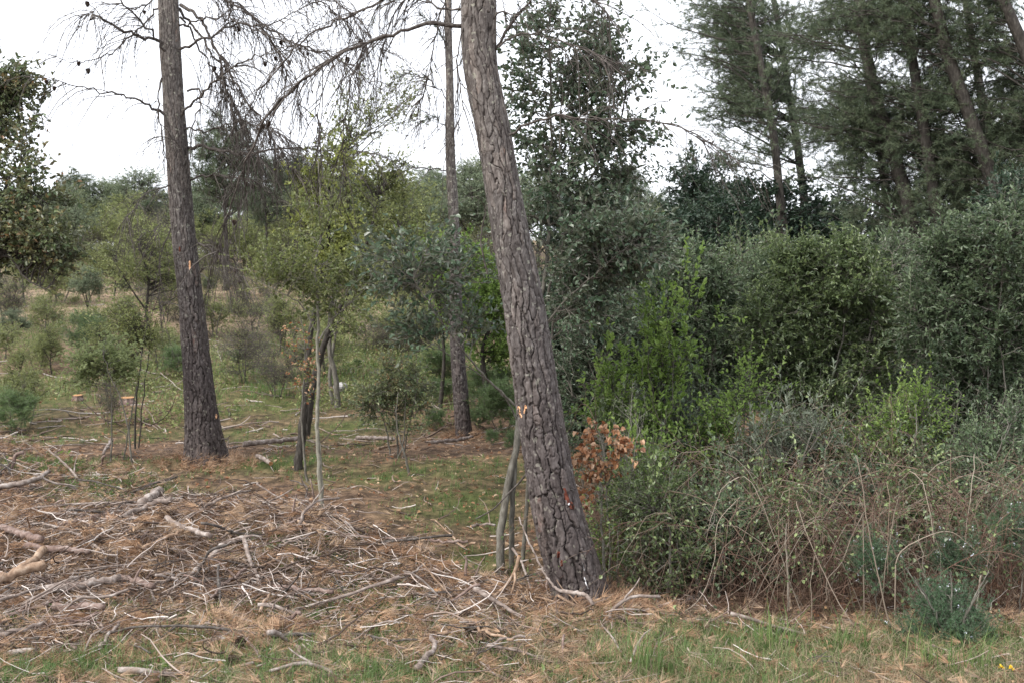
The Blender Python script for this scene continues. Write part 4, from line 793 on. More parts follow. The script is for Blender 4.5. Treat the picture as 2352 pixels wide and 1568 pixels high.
shrub(2250, 8.0, 'tall grey green shrub filling the right edge of the thicket',
      [(2260, 620, 130, 130, 110), (2180, 760, 130, 120, 90), (2320, 800, 110, 180, 90), (2220, 930, 130, 120, 60), (2330, 560, 60, 90, 30), (2150, 570, 50, 60, 14)], 'greyshrub', 9, seed=61, twn=9, lfn=12)
shrub(1600, 9.4, 'silvery topped shrub behind the bright green sprays right of the leaning pine',
      [(1600, 640, 95, 70, 70), (1550, 740, 110, 90, 70), (1660, 760, 100, 100, 70), (1600, 880, 130, 110, 80), (1510, 660, 50, 50, 16)], 'greyshrub', 7, seed=62)
shrub(1390, 8.8, 'dark dense shrub directly behind the leaning pine at its right side',
      [(1370, 760, 110, 110, 80), (1420, 880, 110, 110, 80), (1330, 900, 70, 110, 40), (1480, 800, 70, 90, 40), (1380, 1010, 120, 90, 50)], 'holm', 6, seed=63, size=.04)
shrub(1480, 7.5, 'leaning shrub with diagonal brown stems and bright lime green leaf sprays',
      [(1520, 730, 90, 60, 12), (1600, 700, 60, 45, 6), (1440, 860, 80, 70, 12), (1540, 850, 90, 60, 12), (1400, 950, 80, 60, 14), (1500, 960, 80, 70, 12)], 'bright', 4, seed=64, size=.042, wid=.55, twn=6, lfn=8, bark='dark_bark', spread_px=30)
shrub(1700, 7.6, 'low lime green leafy shrub in the middle of the thicket front',
      [(1640, 1020, 90, 90, 24), (1720, 950, 60, 110, 18), (1680, 1120, 110, 60, 20), (1580, 1090, 60, 60, 12)], 'bright', 5, seed=65, size=.032, wid=.5, twn=8, lfn=9)
shrub(1800, 7.3, 'silver leaved shrub in front of the largest shrub, with narrow pale leaves',
      [(1780, 1040, 90, 50, 14), (1720, 1080, 70, 40, 8), (1850, 1000, 60, 40, 8)], 'silver', 4, seed=66, size=.045, wid=.26, twn=6, lfn=9)
shrub(2080, 7.7, 'fresh green shrub low between the largest shrub and the right edge shrub',
      [(2060, 990, 90, 70, 26), (2110, 940, 50, 60, 14), (2010, 1050, 90, 50, 18), (2150, 1040, 70, 60, 14)], 'bright', 5, seed=67, size=.028, wid=.5)
shrub(1440, 6.9, 'light green shrub at the foot of the thicket just right of the leaning pine base',
      [(1470, 1080, 80, 90, 40), (1400, 1260, 70, 90, 44), (1470, 1200, 80, 90, 44), (1420, 1330, 60, 50, 26), (1540, 1180, 70, 90, 26)], 'bright', 6, seed=68, size=.028, wid=.5, twn=7, lfn=8)
shrub(1980, 9.8, 'grey green shrub behind the gap in the right half of the thicket', [(2050, 620, 110, 90, 60), (2100, 760, 90, 110, 50), (1750, 640, 70, 70, 40)], 'greyshrub', 5, seed=69, shape='tri')
shrub(1750, 10.4, 'brown tinged dark shrub behind the largest thicket shrub', [(1740, 620, 90, 90, 60), (1700, 780, 130, 120, 60)], 'shrub', 5, seed=70, shape='tri')
shrub(1560, 7.9, 'dim shrub at mid height below the silvery topped one', [(1540, 1000, 130, 90, 70), (1600, 1100, 130, 80, 60), (1480, 1100, 80, 80, 36)], 'holm', 6, seed=71, size=.034)
shrub(1900, 7.9, 'dim shrub low under the largest rounded shrub', [(1900, 1010, 150, 90, 80), (1800, 1120, 130, 70, 50), (2000, 1110, 120, 70, 50)], 'shrub', 7, seed=72, size=.03)
shrub(2250, 7.4, 'dim shrub low at the right edge of the thicket', [(2240, 1060, 120, 80, 60), (2330, 1040, 80, 110, 50), (2160, 1130, 110, 60, 34)], 'greyshrub', 7, seed=73, size=.03)
for k, (px, Yd, blobs) in enumerate([(1420, 10.5, [(1400, 560, 130, 90, 60), (1350, 680, 130, 110, 60), (1460, 640, 90, 110, 50)]), (2000, 10.8, [(2000, 800, 180, 120, 90), (1950, 950, 220, 100, 90)]), (1600, 11, [(1560, 900, 200, 110, 90), (1500, 1020, 200, 80, 70)]), (2330, 10., [(2330, 520, 110, 130, 80), (2350, 760, 110, 160, 90), (2250, 900, 150, 110, 60)])]):
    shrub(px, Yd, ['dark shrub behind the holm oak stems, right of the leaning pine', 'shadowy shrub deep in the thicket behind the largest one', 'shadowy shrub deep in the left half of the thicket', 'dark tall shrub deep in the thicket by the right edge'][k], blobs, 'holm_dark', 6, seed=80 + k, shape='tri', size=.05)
for k, (px, Yd, blobs, leaf, lab) in enumerate([
    (1500, 6.3, [(1500, 1180, 90, 90, 36), (1570, 1290, 80, 80, 28), (1500, 1350, 70, 50, 16)], 'shrub', 'mid green shrub reaching the ground left of the first bramble tangle'),
    (1640, 6.5, [(1640, 1190, 90, 80, 38), (1610, 1300, 90, 60, 22), (1700, 1270, 80, 70, 22)], 'greyshrub', 'grey green low shrub showing through the left brambles'),
    (1790, 6.7, [(1790, 1190, 90, 70, 38), (1830, 1280, 90, 70, 22)], 'shrub', 'low green shrub under the silver leaved one'),
    (1950, 6.9, [(1950, 1180, 100, 70, 36), (2000, 1270, 90, 60, 14)], 'holm', 'dark low shrub behind the longest pale cane'),
    (2110, 6.8, [(2110, 1180, 100, 70, 34), (2150, 1280, 80, 60, 12)], 'shrub', 'low green shrub behind the big tan arches'),
    (2280, 6.8, [(2280, 1180, 100, 90, 26), (2310, 1290, 70, 70, 14)], 'greyshrub', 'low grey green shrub among the brambles at the right edge'),
    (1430, 7.4, [(1430, 1120, 80, 120, 30), (1400, 1010, 70, 90, 20)], 'shrub', 'green shrub close behind the orange leaved sprout')]):
    shrub(px, Yd, lab, blobs, leaf, 5, seed=120 + k, size=.032, wid=.5, twn=8, lfn=9)
# withered oak sprout with orange leaves
HB = gbase(Wd(1395, 0, 6.35)[0], 6.35)
def dead_oak(root, P, Q, rng):
    s, d, b = spawn(Q, 5, .1, 1., 1., rng); n = len(s)
    V, F, tt = leaf_mesh(s, d + A([0, 0, -.7]), .036 * rng.uniform(.5, 1.3, n), .6, .9, None, rng)
    mesh_obj('dead_leaves', V, F, M['dead_leaf'], root, {'tint': ('FACE', tt)}, origin=root.location)
plant('oak_sprout', 'small oak sprout full of withered orange brown leaves right of the leaning pine', 'oak sprout', HB,
      [bstem(1392, 6.35, [(1385, 1250), (1380, 1130), (1388, 1030), (1400, 990)], .011, .004), bstem(1400, 6.4, [(1400, 1220), (1395, 1120), (1415, 1060), (1425, 1000)], .008, .003)],
      [pc(1385, 1005, 6.35, 50, 20, 9), pc(1345, 1055, 6.3, 26, 35, 7), pc(1392, 1085, 6.35, 40, 28, 9), pc(1345, 1125, 6.3, 20, 22, 3), pc(1428, 1040, 6.3, 12, 40, 4)], 'dead_leaf', 'pale_stem', tw=(.05, .13), twn=4, lfn=0, seed=90, limb_r=.005, extra=dead_oak)
# two straight pale saplings right of it
for px, Yd, pts, lab in [(1416, 6.5, [(1425, 1200), (1436, 1120), (1443, 1020), (1452, 930)], 'thin pale bare sapling stem just right of the orange leaved sprout'), (1436, 6.6, [(1442, 1240), (1446, 1150), (1455, 1050), (1470, 980)], 'second thin pale sapling stem, standing close behind the first')]:
    b = gbase((px - CX) / FPX * Yd, Yd); P_, r0, r1 = bstem(px, Yd, pts, .006, .0025); P = smooth_path(P_, 30); P[1:-1] += R.normal(0, .004, (28, 3))
    root = thing('sapling', lab, 'sapling', b); V, F = tubes(P[None], np.linspace(r0, r1, 30)[None], 6); mesh_obj('stem', V, F, M['pale_stem'], root, smooth=True, origin=b); hang(root, b, [P], 14, (.06, .3), .0014, .02, 'pale_stem', 'twigs', 2, .9, .4)

# bramble bushes: arching canes, thorns too small to see, a few fresh leaves
BR = 'bramble bushes'
def arch_canes(n, cx, cy, rx, ry, rng, h=(.5, 1.2), reach=(.5, 1.4), k=14):
    a = rng.uniform(0, 2 * math.pi, n); x = cx + rng.uniform(-1, 1, n) * rx; y = cy + rng.uniform(-1, 1, n) * ry; L = rng.uniform(*reach, n); H = rng.uniform(*h, n); t = np.linspace(0, 1, k)[None]
    skew = rng.uniform(.6, 1.3, (n, 1)); ex = (np.cos(a) * L)[:, None] * t ** skew; ey = (np.sin(a) * L * .6)[:, None] * t ** skew; end = rng.uniform(-.1, .75, (n, 1))
    zz = H[:, None] * (4 * t * (1 - t) * .75 + end * t ** 1.5); px_ = x[:, None] + ex; py_ = y[:, None] + ey; g0 = gz(px_, py_)
    P = np.stack([px_, py_, g0 - .02 + zz], -1); P[:, 1:] += np.cumsum(rng.normal(0, .012, (n, k - 1, 3)), 1); return P
for k, (px, Yd, rx, n, h, lab) in enumerate([
    (1560, 6.6, .55, 34, (.35, .8), 'bramble tangle leftmost of the row, next to the light green shrub'), (1700, 6.4, .5, 34, (.4, .8), 'bramble tangle below the silver leaved shrub'),
    (1840, 6.3, .5, 44, (.5, 1.0), 'bramble tangle with a tall broken pale stalk and reddish canes'), (1980, 6.2, .5, 44, (.5, 1.0), 'bramble tangle crossed by the longest straight pale cane'),
    (2110, 6.2, .5, 44, (.5, 1.), 'bramble tangle with big tan arches left of the rosemary bush'), (2240, 6.2, .5, 40, (.4, .95), 'bramble tangle rising behind the rosemary bush'),
    (2350, 6.2, .5, 34, (.4, .9), 'bramble tangle cut by the right edge'), (1900, 7.1, .9, 34, (.6, 1.2), 'taller bramble tangle behind, in the middle of the row'), (2200, 7.0, .9, 34, (.6, 1.2), 'taller bramble tangle behind, towards the right edge'), (1650, 7.2, .8, 30, (.5, 1.), 'taller bramble tangle behind, below the lime green shrub')]):
    rg = np.random.default_rng(200 + k); b = gbase((px - CX) / FPX * Yd, Yd); root = thing('bramble_bush', lab, 'bramble bush', b, BR)
    P = arch_canes(n, b[0], b[1], rx, .3, rg, h); V, F = tubes(P, np.linspace(1, .35, 14)[None] * rg.uniform(.0014, .0036, (n, 1)), 5)
    o = mesh_obj('canes', V, F, M['cane'], root, {'tint': ('FACE', np.repeat(rg.uniform(0, 1, n), 13 * 5))}, True, origin=b)
    s, d, _ = spawn(P, 9, .15, 1., .9, rg); Q = grow(s, d, rg.uniform(.06, .4, len(s)), 5, .2, -.05, rg); V, F = tubes(Q, np.linspace(1, .4, 5)[None] * .0012 * np.ones((len(s), 1)), 3)
    mesh_obj('side_shoots', V, F, M['undergrowth'], o, {'tint': ('FACE', np.repeat(rg.uniform(.2, 1, len(s)), 12))}, origin=b)
    s, d, _ = spawn(Q, 2, .3, 1., .9, rg); kp = rg.uniform(0, 1, len(s)) < .7; V, F, t = leaf_mesh(s[kp], d[kp], .026 * rg.uniform(.6, 1.2, kp.sum()), .75, .25, None, rg); mesh_obj('leaves', V, F, M['shrub'], root, {'tint': ('FACE', t)}, origin=b)
# singled out canes
def cane(pts, Ys, r0, r1, lab, m='cane', tint=.8):
    P = smooth_path(px_path(pts, Ys), 40); P[1:-1] += np.cumsum(R.normal(0, .0012, (38, 3)), 0); P[0, 2] = min(P[0, 2], gz(P[0, 0], P[0, 1]) + .01)
    V, F = tubes(P[None], np.linspace(r0, r1, 40)[None] * .78, 6); b = P[0].copy()
    o = mesh_obj('bramble_cane', V, F, M[m], None, {'tint': ('FACE', np.full(len(F), tint))}, True, origin=b); o.location = [float(v) for v in b]; tag(o, lab, 'bramble cane', 'single long canes'); return o
cane([(2080, 1482), (2050, 1440), (2020, 1330), (1988, 1180), (1975, 1090), (1965, 1045)], (5.5, 5.6), .006, .0035, 'longest straight pale cane leaning over the thicket front')
cane([(2010, 1500), (1950, 1420), (1890, 1310), (1850, 1210), (1830, 1150)], (5.6, 5.9), .0045, .003, 'straight tan cane slanting left beside the longest one')
cane([(2055, 1310), (2065, 1270), (2110, 1235), (2180, 1215), (2230, 1250), (2290, 1300)], (5.7, 5.8), .0045, .003, 'pale cane arching above the rosemary bush')
cane([(1985, 1170), (1960, 1220), (1930, 1290), (1895, 1330), (1895, 1380)], (5.8, 5.8), .004, .0035, 'pale cane curling down left of the longest one')
cane([(2180, 1330), (2250, 1260), (2240, 1180), (2140, 1090), (2010, 1060)], (5.9, 6.1), .0055, .004, 'tan cane arching high over the right brambles', tint=.6)
cane([(1700, 1400), (1760, 1350), (1830, 1280), (1900, 1180), (1960, 1100), (2020, 1080)], (6., 6.1), .004, .003, 'thin tan cane slanting up to the right', tint=.55)
cane([(1540, 1500), (1580, 1410), (1650, 1420), (1720, 1400), (1800, 1395)], (5.7, 5.8), .0035, .002, 'low reddish cane arching along the thicket foot', tint=.2)
cane([(1480, 1440), (1600, 1380), (1640, 1290), (1650, 1200), (1700, 1140)], (5.9, 6.1), .004, .0025, 'grey cane bending up beside the light green shrub', tint=.9)
cane([(1810, 1320), (1808, 1260), (1808, 1200)], (6.0, 6.0), .008, .006, 'short broken pale stalk standing upright among the brambles', tint=1.)
cane([(2245, 1440), (2242, 1370), (2248, 1320)], (5.6, 5.6), .006, .005, 'short broken pale stalk right of the rosemary bush', tint=1.)
cane([(2352, 1130), (2260, 1080), (2170, 1110), (2090, 1160)], (6.2, 6.3), .004, .003, 'cane arching in from the right edge', tint=.6)
cane([(2085, 1500), (2120, 1440), (2140, 1370)], (5.5, 5.5), .005, .0035, 'short forked cane rising left of the rosemary bush', tint=.7)
# rosemary
RB = gbase(Wd(2185, 0, 5.35)[0], 5.35); rg = np.random.default_rng(300)
def flowers(root, P, Q, rng):
    k = rng.choice(len(Q), min(len(Q), 26), replace=False); s = Q[k, -2]; s = np.repeat(s, 4, 0); s = s + rng.normal(0, .005, s.shape); V, F, t = leaf_mesh(s, rng.normal(0, 1, s.shape), .009, .8, .2, None, rng); mesh_obj('flowers', V, F, M['white_petal'], root, {'tint': ('FACE', t)}, origin=root.location)
plant('rosemary_bush', 'dense blue green rosemary bush at bottom right with tiny pale flowers', 'rosemary bush', RB,
      [(([RB - A([0, 0, .05]), RB + A([dx, dy, .2]), RB + A([dx * 2, dy * 2, .38])]), .008, .003) for dx, dy in ((0, 0), (.1, 0), (-.1, .05), (.05, -.1), (-.12, -.05))],
      [pc(2180, 1465, 5.35, 85, 48, 60), pc(2145, 1390, 5.45, 55, 50, 26), pc(2225, 1420, 5.4, 50, 50, 22), pc(2090, 1480, 5.4, 40, 30, 10)], 'rosemary', 'grey_bark', tw=(.08, .2), twn=9, lfn=8, size=.022, needles=True, tuft=7, nw=.0028, seed=91, limb_r=.004, trop=.3, fine=.0012, extra=flowers)
for k, (px, py, lab) in enumerate([(2010, 1300, 'flowering rosemary twigs inside the bramble tangle, left of the rosemary bush'), (2200, 1290, 'rosemary clump under the arching pale cane'), (2340, 1220, 'green herb clump by the right edge')]):
    Yd = 5.9; b = gbase((px - CX) / FPX * Yd, Yd)
    plant('rosemary_bush', lab, 'rosemary bush', b, [([b - A([0, 0, .03]), b + A([.02, 0, .2]), b + A([.05, 0, .4])], .006, .003)], [((b[0], b[1], CAMZ + (HY - py) / FPX * Yd), (.16, .15, .14), 30)], 'rosemary', 'grey_bark', tw=(.08, .2), twn=8, lfn=7, size=.024, needles=True, tuft=6, nw=.003, seed=95 + k, limb_r=.004, trop=.3, fine=.0012, extra=flowers)
# dry stems packed between the brambles
def in_thicket(x, y): return sstep(-.0, .12, y - (5.75 + .12 * np.sin(x * 3.1) + .1 * fbm(x * 2, x * 0, 0, 6, 2) + .9 * np.clip(.75 - x, 0, 9)))
rg = np.random.default_rng(310); n = 12000; x = rg.uniform(.5, 6.2, n); y = rg.uniform(5.6, 9.5, n) ; kp = (rg.uniform(0, 1, n) < in_thicket(x, y)) & (x < y * .56); x, y = x[kp], y[kp]; n = len(x)
s = np.stack([x, y, gz(x, y) - .01], -1); d = rg.normal(0, .45, (n, 3)) + A([0, 0, .9]); Q = grow(s, d, rg.uniform(.15, .7, n) * (.6 + .5 * fbm(x * 1.5, y * 1.5, 0, 8, 2)), 6, .16, -.10, rg)
V, F = tubes(Q, np.linspace(1, .4, 6)[None] * rg.uniform(.0009, .002, (n, 1)), 3)
stuff(mesh_obj('undergrowth', V, F, M['undergrowth'], None, {'tint': ('FACE', np.repeat(rg.uniform(0, .9, n), 15))}), 'tangle of dry brown stems packed under the thicket shrubs', 'undergrowth')

# ---------------------------------------------------------------- the cleared ground: litter, twigs, sticks, logs
def vis_xy(n, rng, y0=4.4, y1=17., p=1.):
    """random ground spots inside the wedge the camera sees, denser near it"""
    y = y0 * (y1 / y0) ** (rng.uniform(0, 1, n) ** p); x = rng.uniform(-.56, .56, n) * y; return x, y
def debris_density(x, y):
    d = .36 + .75 * np.exp(-((x + 1.9) / 2.6) ** 2 - ((y - 6.9) / 2.0) ** 2) + .3 * sstep(8, 9.5, y) * sstep(14, 11, y) * sstep(.6, -.6, x) + .3 * fbm(x * 1.2, y * 1.2, 0, 55, 3)
    d = d * (1 - .75 * green_mask(x, y)) * (1 - .93 * in_thicket(x, y)) * (1 - .6 * sstep(.3, 1.2, x) * sstep(6.2, 5.2, y)) * (1 - .35 * sstep(5.3, 4.6, y))
    return np.clip(d, 0, 1)
def lay(n, rng, L, nseg, wob, r, lift=.02, k=4, y1=17., tilt=.12, dens=True, p=1., dir_bias=True):
    x, y = vis_xy(n, rng, y1=y1, p=p)
    if dens: kp = rng.uniform(0, 1, n) < debris_density(x, y); x, y = x[kp], y[kp]; n = len(x)
    a = rng.normal(0, .75, n) + np.where(rng.uniform(0, 1, n) < .5, 0, math.pi) if dir_bias else rng.uniform(0, 6.28, n)
    d = np.stack([np.cos(a), np.sin(a), rng.normal(0, tilt, n)], -1); Ls = rng.uniform(L[0], L[1], n) * rng.uniform(.5, 1, n)
    s = np.stack([x, y, np.zeros(n)], -1); Q = grow(s, d, Ls, nseg, wob, 0, rng)
    pile = .05 + .12 * np.exp(-((Q[..., 0] + 2.) / 2.) ** 2 - ((Q[..., 1] - 7.) / 1.3) ** 2)
    Q[..., 2] = Q[..., 2] * .7 + gz(Q[..., 0], Q[..., 1]) + (rng.uniform(0, 1, (n, 1)) ** 1.6) * pile * (lift / .03)
    Q[..., 2] = np.maximum(Q[..., 2], gz(Q[..., 0], Q[..., 1]) + .002)
    return Q, n
rg = np.random.default_rng(400)
# pine needle litter: loose needles and tufts
x, y = vis_xy(20000, rg, y1=16); kp = rg.uniform(0, 1, len(x)) < np.clip(debris_density(x, y) + .18 - .1 * in_thicket(x, y), 0, 1) * (.35 + fbm(x * 2.5, y * 2.5, 0, 61, 2)); x, y = x[kp], y[kp]; n = len(x)
a = rg.uniform(0, 6.28, n); V, F, t = needle_mesh(np.stack([x, y, gz(x, y) + rg.uniform(0, .07, n)], -1), np.stack([np.cos(a), np.sin(a), rg.uniform(-.1, .35, n)], -1), 18, .11, .0028, .26, rg)
stuff(mesh_obj('needle_litter', V, F, M['litter'], None, {'tint': ('FACE', t)}), 'tan and orange fallen pine needles covering the clearing', 'needle litter')
# brown oak leaves and wood chips
x, y = vis_xy(26000, rg, y1=16); kp = rg.uniform(0, 1, len(x)) < (.6 * (1 - .6 * in_thicket(x, y))); x, y = x[kp], y[kp]; n = len(x)
V, F, t = leaf_mesh(np.stack([x, y, gz(x, y) + rg.uniform(.0, .03, n)], -1), rg.normal(0, 1, (n, 3)) * A([1, 1, .25]), rg.uniform(.02, .05, n), .55, .4, None, rg)
stuff(mesh_obj('fallen_leaves', V, F, M['ground_leaf'], None, {'tint': ('FACE', t)}), 'dry brown leaves scattered over the ground', 'fallen leaves')
x, y = vis_xy(14000, rg, y1=12); kp = rg.uniform(0, 1, len(x)) < debris_density(x, y) * .8; x, y = x[kp], y[kp]; n = len(x)
V, F, t = leaf_mesh(np.stack([x, y, gz(x, y) + rg.uniform(.0, .04, n)], -1), rg.normal(0, 1, (n, 3)) * A([1, 1, .2]), rg.uniform(.012, .035, n), .55, .1, None, rg, shape='tri')
stuff(mesh_obj('wood_chip_litter', V, F, M['chips'], None, {'tint': ('FACE', t)}), 'pale orange wood chips strewn among the branches', 'wood chips')
# matted clumps of browned pine needles
x, y = vis_xy(2000, rg, y1=13); kp = rg.uniform(0, 1, len(x)) < debris_density(x, y) * (1.6 * sstep(.42, .6, fbm(x * 1.3, y * 1.3, 0, 71, 2))) * (1 - in_thicket(x, y)); x, y = x[kp], y[kp]; n = len(x)
pile = .03 + .12 * np.exp(-((x + 2.) / 2.) ** 2 - ((y - 7.) / 1.3) ** 2); a = np.repeat(rg.uniform(0, 6.28, n), 9) + rg.normal(0, .5, n * 9); c0 = np.repeat(np.stack([x, y, gz(x, y) + pile * rg.uniform(.2, 1, n)], -1), 9, 0) + rg.normal(0, .03, (n * 9, 3)) * A([1, 1, .3])
V, F, t = needle_mesh(c0, np.stack([np.cos(a), np.sin(a), rg.uniform(-.3, .5, n * 9)], -1), 16, .13, .0030, .22, rg, tint=np.clip(np.repeat(rg.uniform(.25, 1, n), 9) + rg.normal(0, .08, n * 9), 0, 1))
stuff(mesh_obj('needle_litter', V, F, M['litter'], None, {'tint': ('FACE', t)}), 'matted clumps of orange brown pine needles on the brushwood', 'needle litter')
# litter heaped at the trunk feet
parts = []; tts = []
for c, rad_, nn in ((BIG.location, .25, 420), (LEFTP.location, .27, 300), (MIDP.location, .17, 120)):
    a = rg.uniform(0, 6.28, nn); rr_ = rad_ * rg.uniform(.7, 2., nn); x = c[0] + np.cos(a) * rr_ + .02; y = c[1] + np.sin(a) * rr_ * .9; d = np.stack([np.cos(a + 1.3), np.sin(a + 1.3), rg.uniform(-.1, .5, nn)], -1)
    V, F, t = needle_mesh(np.stack([x, y, gz(x, y) + .11 * rg.uniform(0, 1, nn) * np.clip(1.9 - rr_ / rad_, 0, 1)], -1), d, 16, .12, .003, .4, rg); parts.append((V, F)); tts.append(t)
V, F = merge(parts); stuff(mesh_obj('needle_litter', V, F, M['litter'], None, {'tint': ('FACE', np.concatenate(tts))}), 'brown needles heaped round the feet of the pines', 'needle litter')
# twigs
parts, tt = [], []
for n, L, r, ns, w, y1 in [(42000, (.06, .35), (.0012, .0032), 5, .25, 16), (7000, (.1, .42), (.002, .005), 6, .2, 17), (1500, (.15, .6), (.004, .007), 8, .2, 14)]:
    Q, n = lay(n, rg, L, ns, w, r, k=4, y1=y1, lift=.035, tilt=.22, dir_bias=False); rad = np.linspace(1, .45, ns)[None] * rg.uniform(*r, (n, 1)) * (1 + .06 * (Q[:, :1, 1] - 5)); parts.append(tubes(Q, rad, 4)); tt.append(np.repeat(rg.uniform(0, 1, n) ** 1.9, (ns - 1) * 4))
V, F = merge(parts); stuff(mesh_obj('twig_litter', V, F, M['twig'], None, {'tint': ('FACE', np.concatenate(tt))}), 'fine broken twigs covering the clearing', 'twig litter')
parts = []
Q, n = lay(2600, rg, (.3, 1.1), 8, .2, 0, y1=45, dens=False, tilt=.1); kp = Q[:, 0, 1] > 12; Q = Q[kp]; n = len(Q); V, F = tubes(Q, np.linspace(1, .5, 8)[None] * rg.uniform(.004, .013, (n, 1)), 4)
stuff(mesh_obj('twig_litter', V, F, M['twig'], None, {'tint': ('FACE', np.repeat(rg.uniform(0, 1, n), 28))}), 'pale broken twigs strewn far up the slope', 'twig litter')
# grass
def blades(x, y, h, w, rng, lean=.5):
    n = len(x); p = np.stack([x, y, gz(x, y) - .005], -1); a = rng.uniform(0, 6.28, n); l = np.stack([np.cos(a), np.sin(a), a * 0], -1); s = np.cross(l, [0, 0, 1.]) * (w * .5)[:, None]
    s = nrm(s + rng.normal(0, .3, (n, 3)) * w[:, None] * .3) * (w * .5)[:, None]; ln = rng.uniform(.1, lean, n)[:, None] * h[:, None]; H = h[:, None] * A([0, 0, 1])
    V = np.stack([p - s, p + s, p + H * .55 + l * ln * .35 + s * .8, p + H * .55 + l * ln * .35 - s * .8, p + H * .93 + l * ln * 1.1], 1)
    F = A([[0, 1, 2], [0, 2, 3], [3, 2, 4]])[None] + (np.arange(n) * 5)[:, None, None]; return V.reshape(-1, 3), F.reshape(-1, 3)
def grass(n, fn, h, name_, m, label, y1=17., w=.0032, rng=rg, lean=.8, clump=5):
    x, y = vis_xy(n // clump, rng, y1=y1); kp = rng.uniform(0, 1, len(x)) < fn(x, y); x, y = np.repeat(x[kp], clump), np.repeat(y[kp], clump); hh = np.repeat(rng.uniform(.5, 1.2, kp.sum()), clump)
    x = x + rng.normal(0, .018, len(x)); y = y + rng.normal(0, .018, len(x)); n = len(x)
    V, F = blades(x, y, h * hh * rng.uniform(.5, 1.1, n), w * (1 + .12 * (y - 5)) * rng.uniform(.7, 1.3, n), rng, lean); t = np.clip(np.repeat(rng.uniform(0, 1, n // clump), clump) * .7 + rng.uniform(0, .3, n), 0, 1)
    return stuff(mesh_obj(name_, V, F, M[m], None, {'tint': ('FACE', np.repeat(t, 3))}), label, 'grass')
front = lambda x, y: sstep(6.0, 4.9, y) * (1 - in_thicket(x, y))
grass(420000, lambda x, y: np.clip(green_mask(x, y) * 1.2 * (1 - .8 * in_thicket(x, y)), 0, 1), .075, 'grass', 'grass', 'short fresh green grass in patches over the clearing', w=.003)
grass(90000, lambda x, y: np.clip(front(x, y) * sstep(.42, .58, fbm(x * 1.7, y * 2, 0, 91, 2)) * .7, 0, 1), .13, 'grass', 'grass', 'taller green grass along the front edge', y1=6.5, w=.003)
grass(80000, lambda x, y: np.clip(front(x, y) * (.3 + .7 * sstep(-.6, 1., x)) * (.4 + .6 * fbm(x * 2, y * 2, 0, 93, 2)), 0, 1), .11, 'dry_grass', 'straw', 'pale dry grass lying along the front edge of the clearing', y1=6.6, w=.0026, lean=1.9)
grass(60000, lambda x, y: .16 * (1 - in_thicket(x, y)), .09, 'dry_grass', 'straw', 'thin dry grass scattered through the clearing', y1=16, w=.0026, lean=1.6)
x, y = vis_xy(26000, rg, y0=15, y1=48); kp = rg.uniform(0, 1, len(x)) < .06 + .5 * sstep(.5, .62, fbm(x * .5, y * .5, 0, 4, 3)); x, y = np.repeat(x[kp], 9), np.repeat(y[kp], 9); x = x + rg.normal(0, .12, len(x)); y = y + rg.normal(0, .12, len(x)); n = len(x)
V, F = blades(x, y, rg.uniform(.06, .2, n), np.full(n, .010), rg, 1.4); t = rg.uniform(0, 1, n); stuff(mesh_obj('grass', V, F, M['grass'], None, {'tint': ('FACE', np.repeat(t, 3))}), 'rough green grass on the slope behind', 'grass')
x, y = vis_xy(30000, rg, y0=13.5, y1=48); kp = rg.uniform(0, 1, len(x)) < sstep(.4, .62, fbm(x * .8, y * .8, 0, 44, 3)) * (x < y * .15); x, y = np.repeat(x[kp], 5), np.repeat(y[kp], 5); x = x + rg.normal(0, .1, len(x)); y = y + rg.normal(0, .1, len(x)); n = len(x)
V, F, t = leaf_mesh(np.stack([x, y, gz(x, y) + rg.uniform(0, .28, n) * np.repeat(rg.uniform(.2, 1, n // 5), 5)], -1), rg.normal(0, 1, (n, 3)) + A([0, 0, .6]), rg.uniform(.04, .09, n), .4, .3, None, rg, 'tri')
stuff(mesh_obj('ground_cover', V, F, M['olive'], None, {'tint': ('FACE', t)}), 'low olive green herbs covering the slope behind the pines', 'ground cover')
# tall tussocks in front of the thicket
for px, py, nb, h, lab in [(1480, 1555, 60, .36, 'tall thin grass tuft at the bottom edge right of the leaning pine'), (1770, 1500, 46, .34, 'green grass tuft before the left brambles'), (1960, 1500, 34, .32, 'green grass tuft below the longest cane'), (2120, 1545, 30, .34, 'green grass tuft left of the rosemary bush'), (2230, 1560, 30, .36, 'green grass tuft in front of the rosemary bush')]:
    c = ground_hit(px, py); x = c[0] + R.normal(0, .05, nb); y = c[1] + R.normal(0, .05, nb); V, F = blades(x, y, h * R.uniform(.4, 1, nb), np.full(nb, .005), R, .6)
    o = mesh_obj('grass_tuft', V, F, M['grass'], None, {'tint': ('FACE', np.repeat(R.uniform(.3, 1, nb), 3))}, origin=c); o.location = [float(v) for v in c]; tag(o, lab, 'grass tuft')

